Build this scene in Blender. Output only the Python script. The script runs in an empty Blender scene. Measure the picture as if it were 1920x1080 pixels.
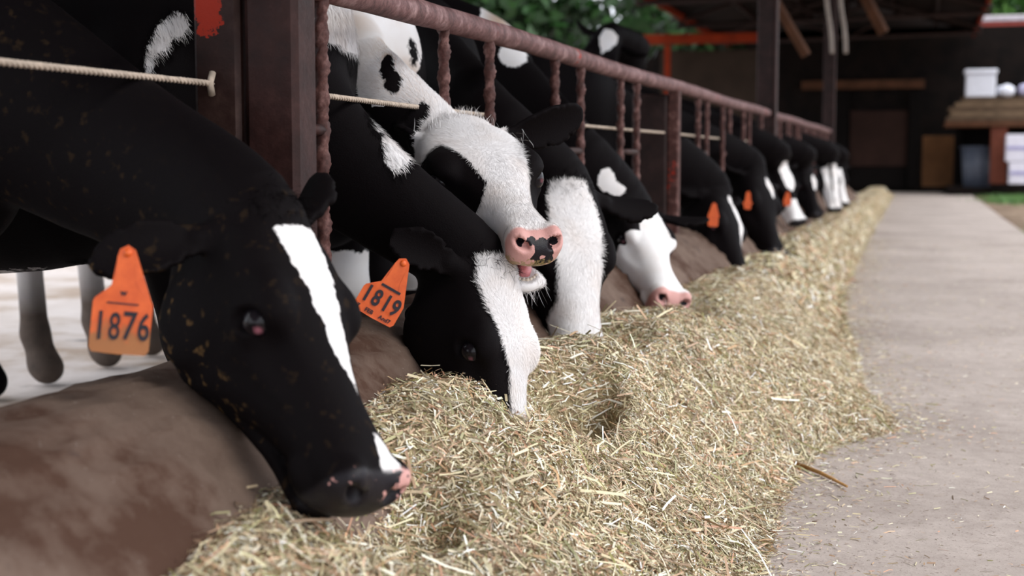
import bpy, bmesh, math, random
import numpy as np
from mathutils import Vector, Matrix

C = bpy.context.scene.collection
SC = bpy.context.scene

# ------------------------------------------------------------------ camera
F_PX = 50.0 / 36.0 * 1920.0
CAM_H = 0.78
YAW, PITCH = math.radians(15.95), math.radians(5.25)
cam_data = bpy.data.cameras.new('camera')
cam = bpy.data.objects.new('camera', cam_data)
C.objects.link(cam)
cam.location = (0, 0, CAM_H)
cam.rotation_euler = (math.pi / 2 - PITCH, 0, YAW)
cam_data.lens = 50
cam_data.sensor_width = 36
cam_data.clip_start = 0.05
cam_data.clip_end = 300
cam_data.dof.use_dof = True
cam_data.dof.focus_distance = 2.75
cam_data.dof.aperture_fstop = 3.6
SC.camera = cam
CAM_R = np.array(cam.rotation_euler.to_matrix())
CAM_P = np.array([0.0, 0.0, CAM_H])


def at(px, py, d):
    """point at depth d (m along the view axis) for a pixel of the 1920x1080 photograph"""
    v = np.array([(px - 960) / F_PX * d, (540 - py) / F_PX * d, -d])
    return CAM_R @ v + CAM_P


# ------------------------------------------------------------------ world, sun, exposure
world = bpy.data.worlds.new('overcast_sky')
SC.world = world
world.use_nodes = True
wn, wl = world.node_tree.nodes, world.node_tree.links
wn.clear()
w_out = wn.new('ShaderNodeOutputWorld')
w_bg = wn.new('ShaderNodeBackground')
w_geo = wn.new('ShaderNodeTexCoord')
w_sep = wn.new('ShaderNodeSeparateXYZ')
w_ramp = wn.new('ShaderNodeValToRGB')
wl.new(w_geo.outputs['Generated'], w_sep.inputs[0])
wl.new(w_sep.outputs['Z'], w_ramp.inputs[0])
w_ramp.color_ramp.elements[0].position = 0.0
w_ramp.color_ramp.elements[0].color = (0.80, 0.84, 0.92, 1)
w_ramp.color_ramp.elements[1].position = 0.8
w_ramp.color_ramp.elements[1].color = (0.93, 0.95, 1.0, 1)
wl.new(w_ramp.outputs[0], w_bg.inputs['Color'])
w_bg.inputs['Strength'].default_value = 2.45
wl.new(w_bg.outputs[0], w_out.inputs[0])

sun_data = bpy.data.lights.new('hazy_sun', 'SUN')
sun_data.energy = 1.6
sun_data.angle = math.radians(25)
sun_data.color = (1.0, 0.95, 0.88)
sun = bpy.data.objects.new('hazy_sun', sun_data)
sun.rotation_euler = (math.radians(12), math.radians(42), 0)   # high, from the open lane side
C.objects.link(sun)

SC.view_settings.view_transform = 'Standard'
SC.view_settings.look = 'None'
SC.view_settings.exposure = 0.0
SC.view_settings.gamma = 1.0
SC.view_settings.use_curve_mapping = False
SC.cycles.use_denoising = True
SC.cycles.max_bounces = 6

random.seed(7)
RNG = np.random.default_rng(11)


# ------------------------------------------------------------------ helpers
def lin(r, g, b):
    f = lambda c: (c / 255 / 12.92) if c / 255 <= 0.04045 else ((c / 255 + 0.055) / 1.055) ** 2.4
    return (f(r), f(g), f(b), 1.0)


def mesh_np(name, verts, faces, mat=None, parent=None, smooth=False, attrs=None, loc=None):
    """faces: (n,k) array or list of such arrays with k = 3 or 4"""
    verts = np.asarray(verts, dtype=np.float32).reshape(-1, 3)
    if loc is not None:
        verts = verts - np.asarray(loc, dtype=np.float32)
    if not isinstance(faces, list):
        faces = [faces]
    faces = [np.asarray(f, dtype=np.int32) for f in faces if len(f)]
    me = bpy.data.meshes.new(name)
    me.vertices.add(len(verts))
    me.vertices.foreach_set('co', verts.ravel())
    tot = np.concatenate([np.full(len(f), f.shape[1], dtype=np.int32) for f in faces])
    idx = np.concatenate([f.ravel() for f in faces])
    me.loops.add(len(idx))
    me.loops.foreach_set('vertex_index', idx)
    me.polygons.add(len(tot))
    start = np.concatenate([[0], np.cumsum(tot)[:-1]]).astype(np.int32)
    me.polygons.foreach_set('loop_start', start)
    me.polygons.foreach_set('loop_total', tot)
    me.polygons.foreach_set('use_smooth', np.full(len(tot), smooth, dtype=bool))
    me.update(calc_edges=True)
    me.validate()
    if attrs:
        for k, v in attrs.items():
            v = np.asarray(v, dtype=np.float32)
            if v.ndim == 1:
                a = me.attributes.new(k, 'FLOAT', 'POINT')
                a.data.foreach_set('value', v)
            else:
                a = me.attributes.new(k, 'FLOAT_COLOR', 'POINT')
                if v.shape[1] == 3:
                    v = np.concatenate([v, np.ones((len(v), 1), np.float32)], 1)
                a.data.foreach_set('color', v.ravel())
    if mat:
        me.materials.append(mat)
    ob = bpy.data.objects.new(name, me)
    C.objects.link(ob)
    if parent:
        ob.parent = parent
    if loc is not None:
        ob.location = loc
    return ob


class MB:
    """collects boxes, tubes and prisms, builds ONE mesh object"""
    def __init__(self):
        self.v, self.q, self.t, self.n = [], [], [], 0

    def add(self, v, q=None, t=None):
        v = np.asarray(v, dtype=float)
        if q is not None and len(q):
            self.q.append(np.asarray(q, dtype=np.int32) + self.n)
        if t is not None and len(t):
            self.t.append(np.asarray(t, dtype=np.int32) + self.n)
        self.v.append(v)
        self.n += len(v)
        return self

    def box(self, x0, x1, y0, y1, z0, z1, b=0.004):
        bm = bmesh.new()
        m = Matrix.Translation(((x0 + x1) / 2, (y0 + y1) / 2, (z0 + z1) / 2)) @ Matrix.Diagonal((x1 - x0, y1 - y0, z1 - z0, 1))
        bmesh.ops.create_cube(bm, size=1, matrix=m)
        if b:
            bmesh.ops.bevel(bm, geom=bm.edges[:], offset=b, segments=1, affect='EDGES')
        return self.bm(bm)

    def bm(self, bm):
        bmesh.ops.triangulate(bm, faces=[f for f in bm.faces if len(f.verts) > 4])
        bm.verts.index_update()
        v = [tuple(x.co) for x in bm.verts]
        q = [[x.index for x in f.verts] for f in bm.faces if len(f.verts) == 4]
        t = [[x.index for x in f.verts] for f in bm.faces if len(f.verts) == 3]
        bm.free()
        return self.add(v, q, t)

    def tube(self, pts, r, n=12, cap=True, up=(0.13, 0.21, 1)):
        pts = np.asarray(pts, dtype=float)
        r = np.broadcast_to(np.asarray(r, dtype=float), (len(pts),))
        tan = np.gradient(pts, axis=0)
        tan /= np.linalg.norm(tan, axis=1, keepdims=True) + 1e-12
        u0 = np.array(up, float)
        if abs(np.dot(u0 / np.linalg.norm(u0), tan[0])) > 0.97:
            u0 = np.array([1.0, 0.1, 0])
        rings = []
        side = np.cross(tan[0], u0)
        side /= np.linalg.norm(side)
        for p, t, rr in zip(pts, tan, r):
            side = side - t * np.dot(side, t)
            side /= np.linalg.norm(side)
            u = np.cross(side, t)
            a = np.linspace(0, 2 * np.pi, n, endpoint=False)
            rings.append(p + rr * (np.cos(a)[:, None] * side + np.sin(a)[:, None] * u))
        v = np.concatenate(rings)
        m = len(pts)
        i = np.arange(n)
        j = (i + 1) % n
        q = np.concatenate([np.stack([k * n + i, k * n + j, (k + 1) * n + j, (k + 1) * n + i], 1) for k in range(m - 1)])
        t = None
        if cap:
            v = np.concatenate([v, pts[:1], pts[-1:]])
            t = np.concatenate([np.stack([j, i, np.full(n, m * n)], 1), np.stack([(m - 1) * n + i, (m - 1) * n + j, np.full(n, m * n + 1)], 1)])
        return self.add(v, q, t)

    def build(self, name, mat, parent=None, smooth=False, loc=None):
        fs = []
        if self.q:
            fs.append(np.concatenate(self.q))
        if self.t:
            fs.append(np.concatenate(self.t))
        return mesh_np(name, np.concatenate(self.v), fs, mat, parent, smooth, loc=loc)


def tag(o, label=None, cat=None, group=None, kind=None):
    if label:
        o['label'] = label
    if cat:
        o['category'] = cat
    if group:
        o['group'] = group
    if kind:
        o['kind'] = kind
    return o


def empty(name, loc, label=None, cat=None, group=None, kind=None):
    o = bpy.data.objects.new(name, None)
    o.empty_display_size = 0.1
    C.objects.link(o)
    o.location = loc
    return tag(o, label, cat, group, kind)


def child_of(o, root):
    """parent keeping the world position (roots are never rotated)"""
    o.parent = root
    o.location = Vector(o.location) - Vector(root.location)
    return o


def copy_part(o, parent, loc):
    c = o.copy()
    C.objects.link(c)
    c.parent = parent
    c.location = loc
    return c


# ------------------------------------------------------------------ materials
class NT:
    def __init__(self, name):
        self.m = bpy.data.materials.new(name)
        self.m.use_nodes = True
        self.t = self.m.node_tree
        self.n, self.l = self.t.nodes, self.t.links
        self.bsdf = self.n['Principled BSDF']

    def new(self, kind, **kw):
        n = self.n.new(kind)
        for k, v in kw.items():
            setattr(n, k, v)
        return n

    def link(self, a, b):
        self.l.new(a, b)

    def coords(self, which='Object', scale=(1, 1, 1)):
        tc = self.new('ShaderNodeTexCoord')
        mp = self.new('ShaderNodeMapping')
        mp.inputs['Scale'].default_value = scale
        self.link(tc.outputs[which], mp.inputs[0])
        return mp.outputs[0]

    def noise(self, vec, scale, detail=4, rough=0.55, dist=0.0):
        n = self.new('ShaderNodeTexNoise')
        n.inputs['Scale'].default_value = scale
        n.inputs['Detail'].default_value = detail
        n.inputs['Roughness'].default_value = rough
        n.inputs['Distortion'].default_value = dist
        if vec is not None:
            self.link(vec, n.inputs['Vector'])
        return n.outputs['Fac']

    def ramp(self, fac, stops, interp='LINEAR'):
        r = self.new('ShaderNodeValToRGB')
        r.color_ramp.interpolation = interp
        e = r.color_ramp.elements
        while len(e) < len(stops):
            e.new(0.5)
        for k, (p, c) in zip(e, stops):
            k.position = p
            k.color = c if len(c) == 4 else (*c, 1)
        self.link(fac, r.inputs[0])
        return r.outputs[0]

    def mix(self, fac, a, b, blend='MIX'):
        m = self.new('ShaderNodeMix', data_type='RGBA', blend_type=blend)
        for s, v in ((m.inputs[0], fac), (m.inputs[6], a), (m.inputs[7], b)):
            if hasattr(v, 'is_linked') or isinstance(v, bpy.types.NodeSocket):
                self.link(v, s)
            elif isinstance(v, (int, float)):
                s.default_value = v
            else:
                s.default_value = v if len(v) == 4 else (*v, 1)
        return m.outputs[2]

    def math(self, op, a, b=0.0, clamp=False):
        m = self.new('ShaderNodeMath', operation=op, use_clamp=clamp)
        for s, v in ((m.inputs[0], a), (m.inputs[1], b)):
            if isinstance(v, bpy.types.NodeSocket):
                self.link(v, s)
            else:
                s.default_value = v
        return m.outputs[0]

    def attr(self, name, out='Fac'):
        a = self.new('ShaderNodeAttribute')
        a.attribute_name = name
        return a.outputs[out]

    def bump(self, h, strength=0.3, dist=0.01):
        b = self.new('ShaderNodeBump')
        b.inputs['Strength'].default_value = strength
        b.inputs['Distance'].default_value = dist
        self.link(h, b.inputs['Height'])
        self.link(b.outputs[0], self.bsdf.inputs['Normal'])

    def set(self, **kw):
        for k, v in kw.items():
            s = self.bsdf.inputs[k.replace('_', ' ')]
            if isinstance(v, bpy.types.NodeSocket):
                self.link(v, s)
            else:
                s.default_value = v
        return self


def plain(name, col, rough=0.6, metal=0.0, var=0.15, scale=8, bump=0.0):
    t = NT(name)
    if rough >= 0.7:
        t.bsdf.inputs['Specular IOR Level'].default_value = 0.12
    v = t.coords()
    n = t.noise(v, scale, 5)
    c0 = tuple(x * (1 - var) for x in col[:3])
    c1 = tuple(min(1, x * (1 + var)) for x in col[:3])
    t.set(Base_Color=t.ramp(n, [(0.3, c0), (0.7, c1)]), Roughness=rough, Metallic=metal)
    if bump:
        t.bump(t.noise(v, scale * 6, 4), bump, 0.01)
    return t.m


def rust_metal(name, paint=0.0, base=(70, 42, 40), light=(120, 92, 92), bscale=14, patches=None):
    """painted steel gone to rust: brown-violet oxide, darker blotches, remnants of orange paint"""
    t = NT(name)
    v = t.coords()
    n1 = t.noise(v, bscale, 8, 0.65)
    n2 = t.noise(v, bscale * 6, 6, 0.7)
    c = t.ramp(n1, [(0.25, lin(*[x * 0.55 for x in base])), (0.5, lin(*base)), (0.75, lin(*light))])
    c = t.mix(t.ramp(n2, [(0.45, (0, 0, 0)), (0.7, (0.55, 0.55, 0.55))]), c, lin(46, 26, 22))
    if paint:
        pm = t.noise(t.coords(scale=(1, 1, 0.45)), 7.0, 3, 0.5)
        if patches:
            sp = t.new('ShaderNodeSeparateXYZ')
            t.link(v, sp.inputs[0])
            pm = t.math('MULTIPLY', pm, 0.35)
            for (px, pz, rx, rz) in patches:
                a = t.math('POWER', t.math('ABSOLUTE', t.math('MULTIPLY', t.math('SUBTRACT', sp.outputs[0], px), 1 / rx)), 2.0)
                b = t.math('POWER', t.math('ABSOLUTE', t.math('MULTIPLY', t.math('SUBTRACT', sp.outputs[2], pz), 1 / rz)), 2.0)
                pm = t.math('MAXIMUM', pm, t.math('SUBTRACT', 0.85, t.math('MULTIPLY', t.math('ADD', a, b), 0.35)))
        pd = t.noise(v, 60, 6, 0.7)
        f = t.math('ADD', pm, t.math('MULTIPLY', t.math('SUBTRACT', pd, 0.5), 1.5 if patches else 0.45))
        f = t.ramp(f, [(1 - paint - 0.02, (0, 0, 0)), (1 - paint + 0.02, (1, 1, 1))])
        c = t.mix(f, c, lin(160, 42, 20))
    t.set(Base_Color=c, Roughness=t.math('ADD', t.math('MULTIPLY', n2, 0.3), 0.45), Metallic=0.1)
    t.bsdf.inputs['Specular IOR Level'].default_value = 0.28
    t.bump(t.math('ADD', n1, t.math('MULTIPLY', n2, 0.6)), 0.35, 0.004)
    return t.m


M = {}
M['rust'] = rust_metal('rusted_steel', 0.0, (36, 21, 19), (56, 38, 36))
M['rust_rail'] = rust_metal('rusted_pipe', 0.30, (120, 86, 85), (182, 150, 148), 20)
M['rust_bar'] = rust_metal('rusted_rebar', 0.36, (82, 50, 45), (146, 110, 104), 30)
M['rust_paint'] = rust_metal('rusted_steel_orange_paint', 0.44, (48, 28, 24), (74, 54, 46), patches=[(-.012, -.765, .028, .055), (-.008, -1.02, .020, .05), (.01, -.25, .03, .12), (-.01, .4, .03, .2), (0, 1.0, .03, .15)])
M['rust_light'] = rust_metal('rusted_steel_pale', 0.0, (48, 25, 22), (72, 44, 40))


def coat_material(name, white=(0.86, 0.84, 0.84), black=(0.0048, 0.0035, 0.0040), warm=0.25, tan=(0.42, 0.25, 0.13), fur=False):
    t = NT(name)
    v = t.coords()
    n1 = t.noise(v, 90, 3, 0.6)
    n2 = t.noise(v, 12, 3, 0.5)
    w = t.math('ADD', t.attr('white'), t.math('MULTIPLY', t.math('SUBTRACT', n1, 0.5), 0.0 if fur else 1.3))
    if not fur:
        w = t.math('ADD', w, t.math('MULTIPLY', t.math('SUBTRACT', t.noise(v, 22, 3, 0.6), 0.5), 2.4))
    wf = t.ramp(t.math('ADD', t.math('MULTIPLY', w, 0.5), 0.5), [(0.40, (0, 0, 0)), (0.60, (1, 1, 1))])
    wc = t.mix(t.math('MULTIPLY', t.ramp(n2, [(0.45, (0, 0, 0)), (0.75, (1, 1, 1))]), warm), white, (0.66, 0.52, 0.42))
    wc = t.mix(t.attr('tan'), wc, tan)
    # dusty flecks of fodder and dried mud on the black coat
    fl = t.ramp(t.noise(v, 55, 2, 0.5), [(0.60, (0, 0, 0)), (0.72, (1, 1, 1))])
    bc = t.mix(t.math('MULTIPLY', fl, t.attr('mud')), black, (0.12, 0.07, 0.028))
    c = t.mix(wf, bc, wc)
    if not fur:
        pink = t.mix(t.ramp(t.math('ADD', t.attr('spot'), t.math('MULTIPLY', t.math('SUBTRACT', t.noise(v, 75, 2, 0.5), 0.5), 1.1)), [(0.48, (0, 0, 0)), (0.53, (1, 1, 1))]),
                     (0.62, 0.33, 0.30), (0.010, 0.008, 0.011))
        straw = t.ramp(t.math('ADD', t.attr('feed'), t.math('MULTIPLY', t.math('SUBTRACT', t.noise(v, 130, 3, 0.6), 0.55), 1.6)), [(0.62, (0, 0, 0)), (0.75, (1, 1, 1))])
        pink = t.mix(t.math('MULTIPLY', straw, 0.8), pink, (0.34, 0.25, 0.10))
        c = t.mix(t.attr('skin'), c, pink)
        c = t.mix(t.attr('mudleg'), c, t.mix(t.noise(v, 25, 4), (0.022, 0.014, 0.010), (0.13, 0.09, 0.065)))
    rg = t.math('SUBTRACT', 0.66, t.math('MULTIPLY', t.attr('skin'), 0.24))
    t.set(Base_Color=c, Roughness=rg)
    t.set(**{'Specular_IOR_Level': t.math('ADD', 0.05, t.math('MULTIPLY', t.attr('skin'), 0.20))})
    if not fur:
        vf = t.coords(scale=(1, 1, 1))
        h = t.math('ADD', t.noise(vf, 420, 2, 0.6), t.math('MULTIPLY', t.noise(vf, 140, 3, 0.6), 0.7))
        t.bump(h, 0.25, 0.003)
    return t.m


M['coat'] = coat_material('holstein_coat')
M['fur'] = coat_material('holstein_fur', fur=True)


def eye_material():
    t = NT('cow_eye')
    v = t.coords()
    c = t.ramp(t.noise(v, 60, 2), [(0.3, (0.005, 0.004, 0.005)), (0.8, (0.014, 0.011, 0.014))])
    t.set(Base_Color=t.mix(t.attr('corner'), c, lin(150, 92, 104)), Roughness=0.2)
    t.bsdf.inputs['Specular IOR Level'].default_value = 0.22
    return t.m


M['eye'] = eye_material()
M['tongue'] = plain('tongue_pink', lin(205, 120, 122), 0.3, var=0.15, scale=90, bump=0.2)
M['gum'] = plain('gum_dark', lin(40, 30, 40), 0.35, var=0.3, scale=150)
M['teeth'] = plain('tooth_ivory', lin(212, 198, 182), 0.35, var=0.1, scale=60)
M['tag'] = None


def tag_material(name, dirt):
    t = NT(name)
    v = t.coords()
    n = t.noise(v, 40, 4)
    c = t.ramp(n, [(0.3, lin(205, 80, 24)), (0.7, lin(232, 104, 40))])
    sep = t.new('ShaderNodeSeparateXYZ')
    t.link(t.coords(), sep.inputs[0])
    low = t.math('MULTIPLY', t.math('SUBTRACT', -0.088, sep.outputs['Z']), 42.0)
    low = t.math('ADD', low, t.math('MULTIPLY', t.math('SUBTRACT', t.noise(v, 70, 3), 0.5), 2.2), True)
    c = t.mix(t.math('MULTIPLY', low, dirt), c, lin(150, 104, 58))
    t.set(Base_Color=c, Roughness=0.45)
    return t.m


M['tag_clean'] = tag_material('ear_tag_orange', 0.0)
M['tag_dirty'] = tag_material('ear_tag_orange_soiled', 0.85)
M['ink'] = plain('tag_ink', lin(26, 22, 34), 0.6, var=0.2)
# ------------------------------------------------------------------ cows: implicit surface -> one continuous mesh
import openvdb


def smin(a, b, k):
    h = np.clip(0.5 + 0.5 * (b - a) / k, 0, 1)
    return b + (a - b) * h - k * h * (1 - h)


def smax(a, b, k):
    return -smin(-a, -b, k)


def ell(p, c, r):
    q = p - np.asarray(c, dtype=p.dtype)
    r = np.asarray(r, dtype=p.dtype)
    k0 = np.sqrt((((q / r) ** 2).sum(-1)))
    k1 = np.sqrt((((q / (r * r)) ** 2).sum(-1))) + 1e-6
    return k0 * (k0 - 1.0) / k1


def cone(p, a, b, ra, rb):
    a, b = np.asarray(a, p.dtype), np.asarray(b, p.dtype)
    ab = b - a
    h = np.clip(((p - a) @ ab) / (ab @ ab), 0, 1)
    return np.linalg.norm(p - a - h[..., None] * ab, axis=-1) - (ra + (rb - ra) * h)


HX = np.array([-6, 0, 5, 10, 15, 20, 25, 30, 35, 40, 44, 47, 50.5, 54.0])
H_TOP = np.array([-5, -0.6, 0.9, 1.1, 0.9, 0.3, -0.6, -1.3, -1.8, -2.0, -2.0, -2.5, -4.6, -5.2])
H_BOT = np.array([-14, -18, -21.5, -23, -23, -21.6, -19.2, -16.8, -14.9, -13.8, -13.3, -12.9, -12.0, -11])
H_W = np.array([6.8, 7.8, 8.7, 9.1, 9.4, 9.1, 8.0, 6.8, 6.1, 6.2, 6.9, 7.2, 6.3, 5.6])
H_K = np.array([0.0, 0.05, 0.18, 0.24, 0.26, 0.22, 0.02, -0.12, -0.12, -0.06, 0.0, 0.0, 0.0, 0])
H_P = np.array([2.2, 2.4, 2.7, 2.9, 2.9, 2.7, 2.4, 2.3, 2.3, 2.4, 2.5, 2.5, 2.4, 2.4])


def _smooth_table(tab):
    xs = np.linspace(-6, 54, 241)
    y = np.interp(xs, HX, tab)
    k = np.hanning(25)
    k /= k.sum()
    yp = np.pad(y, 12, mode='edge')
    return xs, np.convolve(yp, k, mode='valid')


HT = {n: _smooth_table(t) for n, t in (('t', H_TOP), ('b', H_BOT), ('w', H_W), ('k', H_K), ('p', H_P))}


def head_sdf(p, jaw=0.0, fine=True, mz=1.0, fz=1.0, jz=1.0):
    """p in head centimetres (x poll->nose, y left, z dorsal)"""
    x, y, z = p[..., 0], np.abs(p[..., 1]), p[..., 2]
    if jz != 1.0:                                     # deeper jaw
        z = z / np.interp(x, [16, 44], [jz, 1]).astype(p.dtype)
    if mz != 1.0:                                     # slimmer muzzle
        m = np.interp(x, [24, 43], [1, mz]).astype(p.dtype)
        y, z = y / (m * np.interp(x, [20, 34], [fz, 1]).astype(p.dtype)), (z + 2.0) / m - 2.0
    ps = np.stack([x, y, z], -1)
    top, bot, w, k, e = [np.interp(x, *HT[n]).astype(p.dtype) for n in 'tbwkp']
    zc, hh = (top + bot) / 2, (top - bot) / 2
    v = (z - zc) / hh
    hw = w * (1 + k * np.clip(v, -1.3, 1.3))
    g = (np.abs(y / hw) ** e + np.abs(v) ** e) ** (1 / e) - 1
    d = g * np.minimum(hw, hh) * 0.95
    d = smax(d, x - 50.6, 3.2)
    d = smax(d, -7 - x, 3.0)
    d = smin(d, ell(ps, (1.0, 0, -2.6), (4.6, 5.6, 3.6)), 2.0)            # poll
    d = smin(d, ell(ps, (19.2, 7.3, -4.5), (4.9, 3.0, 4.0)), 1.6)         # orbit
    d = smin(d, ell(ps, (17.6, 7.4, -1.9), (4.2, 2.2, 1.9)), 1.6)         # brow
    d = smin(d, ell(ps, (11, 6.6, -13.5), (7.4, 3.0, 7.0)), 2.2)          # cheek
    d = smin(d, cone(ps, (21, 7.0, -9.5), (31, 5.2, -8.0), 1.1, 0.7), 1.8)  # facial crest
    d = smin(d, ell(ps, (47.2, 4.7, -5.4), (3.0, 2.7, 3.6)), 1.4)         # nostril wing
    d = smin(d, ell(ps, (43.5, 4.9, -11.4), (4.0, 2.2, 2.1)), 1.4)         # upper lip
    d = smax(d, -ell(ps, (28.5, 9.3, -4.8), (7, 2.6, 3.0)), 2.0)          # hollow before the eye
    # lower jaw, hinged
    c, s = math.cos(jaw), math.sin(jaw)
    qx, qz = x - 9.0, z + 17.0
    jx, jz = qx * c - qz * s + 9.0, qx * s + qz * c - 17.0
    jp = np.stack([jx, y, jz], -1)
    zc2 = np.interp(jx, [5, 20, 35, 45], [-19.5, -18.6, -16.0, -14.9]).astype(p.dtype)
    hh2 = np.interp(jx, [5, 20, 35, 45], [3.0, 2.8, 2.0, 2.0]).astype(p.dtype)
    hw2 = np.interp(jx, [5, 20, 30, 38, 45], [5.6, 5.0, 4.0, 4.2, 5.5]).astype(p.dtype)
    dj = (np.sqrt((y / hw2) ** 2 + ((jz - zc2) / hh2) ** 2) - 1) * hh2
    dj = smax(dj, jx - 47.6, 2.4)
    dj = smax(dj, 3 - jx, 2.0)
    dj = smin(dj, ell(jp, (43.2, 0, -15.7), (3.8, 3.6, 2.1)), 1.2)        # chin
    if jaw:
        dj = smax(dj, -ell(jp, (43, 0, -12.9), (5.4, 3.3, 1.3)), 0.5)      # hollow of the mouth floor
    d = smin(d, dj, 0.7 if not jaw else 0.45)
    if fine:
        qe = ps - np.array((19.7, 10.7, -5.0), p.dtype)
        ce, se = 0.80, 0.60
        qe = np.stack([qe[..., 0] * ce + qe[..., 2] * se, qe[..., 1], -qe[..., 0] * se + qe[..., 2] * ce], -1)
        d = smax(d, -ell(qe, (0, 0, 0), (3.0, 2.3, 1.95)), 0.5)            # eye opening
        q = ps - np.array((50.0, 4.6, -5.2), p.dtype)
        ca, sa = math.cos(0.6), math.sin(0.6)
        q2 = np.stack([q[..., 0] * 0.8 + q[..., 1] * 0.6, (-q[..., 0] * 0.6 + q[..., 1] * 0.8) * ca + q[..., 2] * sa,
                       -(-q[..., 0] * 0.6 + q[..., 1] * 0.8) * sa + q[..., 2] * ca], -1)
        d = smax(d, -ell(q2, (0, 0, 0), (2.7, 2.2, 1.15)), 0.6)           # nostril
    return d


EAR_S = np.array([-1, 0, 3, 6, 9.5, 12.5, 15, 16.6])
EAR_W = np.array([1.7, 1.8, 2.6, 3.9, 4.6, 4.1, 2.7, 0.5])


def ear_sdf(p, fr, th):
    """p in head cm; fr = (base, e1 length, e2 width, e3 opening)"""
    b, e1, e2, e3, ln = fr
    q = p - b.astype(p.dtype)
    s, t, n = q @ e1.astype(p.dtype), q @ e2.astype(p.dtype), q @ e3.astype(p.dtype)
    s = s / ln
    w = np.interp(s, EAR_S, EAR_W).astype(p.dtype)
    n0 = 0.075 * t * t * np.clip(s / 5, 0.3, 1) - 0.010 * (s - 4) ** 2
    d = smax((np.abs(n - n0) - th) * 0.85, np.abs(t) - w, 0.8)
    d = smax(d, s - 16.2, 1.0)
    d = smax(d, -1.5 - s, 1.0)
    return smin(d, cone(p, b - e1 * 2, b + e1 * 3.2, 2.6, 1.5), 1.2)


def norm(v):
    v = np.asarray(v, float)
    return v / np.linalg.norm(v)


def catmull(P, n):
    P = np.asarray(P, float)
    Q = np.concatenate([2 * P[:1] - P[1:2], P, 2 * P[-1:] - P[-2:-1]])
    out = []
    segs = len(P) - 1
    for u in np.linspace(0, segs, n):
        i = min(int(u), segs - 1)
        t = u - i
        a, b, c, d = Q[i:i + 4]
        out.append(0.5 * (2 * b + (c - a) * t + (2 * a - 5 * b + 4 * c - d) * t * t + (3 * b - a - 3 * c + d) * t ** 3))
    return np.array(out)


def tube_ops(pts, rv, rh, ups, n, k):
    """sausage of elliptical sections along a spline -> list of (func, bbox, k)"""
    allc = np.concatenate([np.asarray(pts, float), np.asarray(rv, float)[:, None], np.asarray(rh, float)[:, None], np.asarray(ups, float)], 1)
    S = catmull(allc, n)
    ops = []
    for a, b in zip(S[:-1], S[1:]):
        pa, pb = a[:3], b[:3]
        ab = pb - pa
        L2 = ab @ ab
        r = max(a[3], a[4], b[3], b[4])
        lo, hi = np.minimum(pa, pb) - r - 0.08, np.maximum(pa, pb) + r + 0.08
        tan = ab / math.sqrt(L2)
        up = a[5:8] + b[5:8]
        up = norm(up - tan * (up @ tan))
        side = np.cross(tan, up)

        def f(p, pa=pa, ab=ab, L2=L2, a=a, b=b, up=up, side=side, tan=tan):
            q = p - pa.astype(p.dtype)
            hr = (q @ ab.astype(p.dtype)) / L2
            h = np.clip(hr, 0, 1)
            rv_, rh_ = a[3] + (b[3] - a[3]) * h, a[4] + (b[4] - a[4]) * h
            o = q - h[..., None] * ab.astype(p.dtype)
            over = np.abs(hr - h) * math.sqrt(L2)
            u, s = o @ up.astype(p.dtype), o @ side.astype(p.dtype)
            rm = np.minimum(rv_, rh_)
            return (np.sqrt((u / rv_) ** 2 + (s / rh_) ** 2 + (over / rm) ** 2) - 1) * rm
        ops.append((f, lo, hi))
    return [(ops, np.min([o[1] for o in ops], 0), np.max([o[2] for o in ops], 0), k)]


def head_frame(poll, nose, roll, view=None):
    f = norm(nose - poll)
    v = norm(CAM_P - (poll + nose) / 2) if view is None else view
    vp = norm(v - f * (v @ f))                       # towards the viewer
    a = np.cross(f, vp)                              # in-plane perpendicular
    right = CAM_R[:, 0]
    if a @ right < 0:
        a = -a
    u = norm(a * math.cos(roll) + vp * math.sin(roll))
    l = np.cross(u, f)
    return np.stack([f, l, u], 1)                    # columns


class Cow:
    pass


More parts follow.
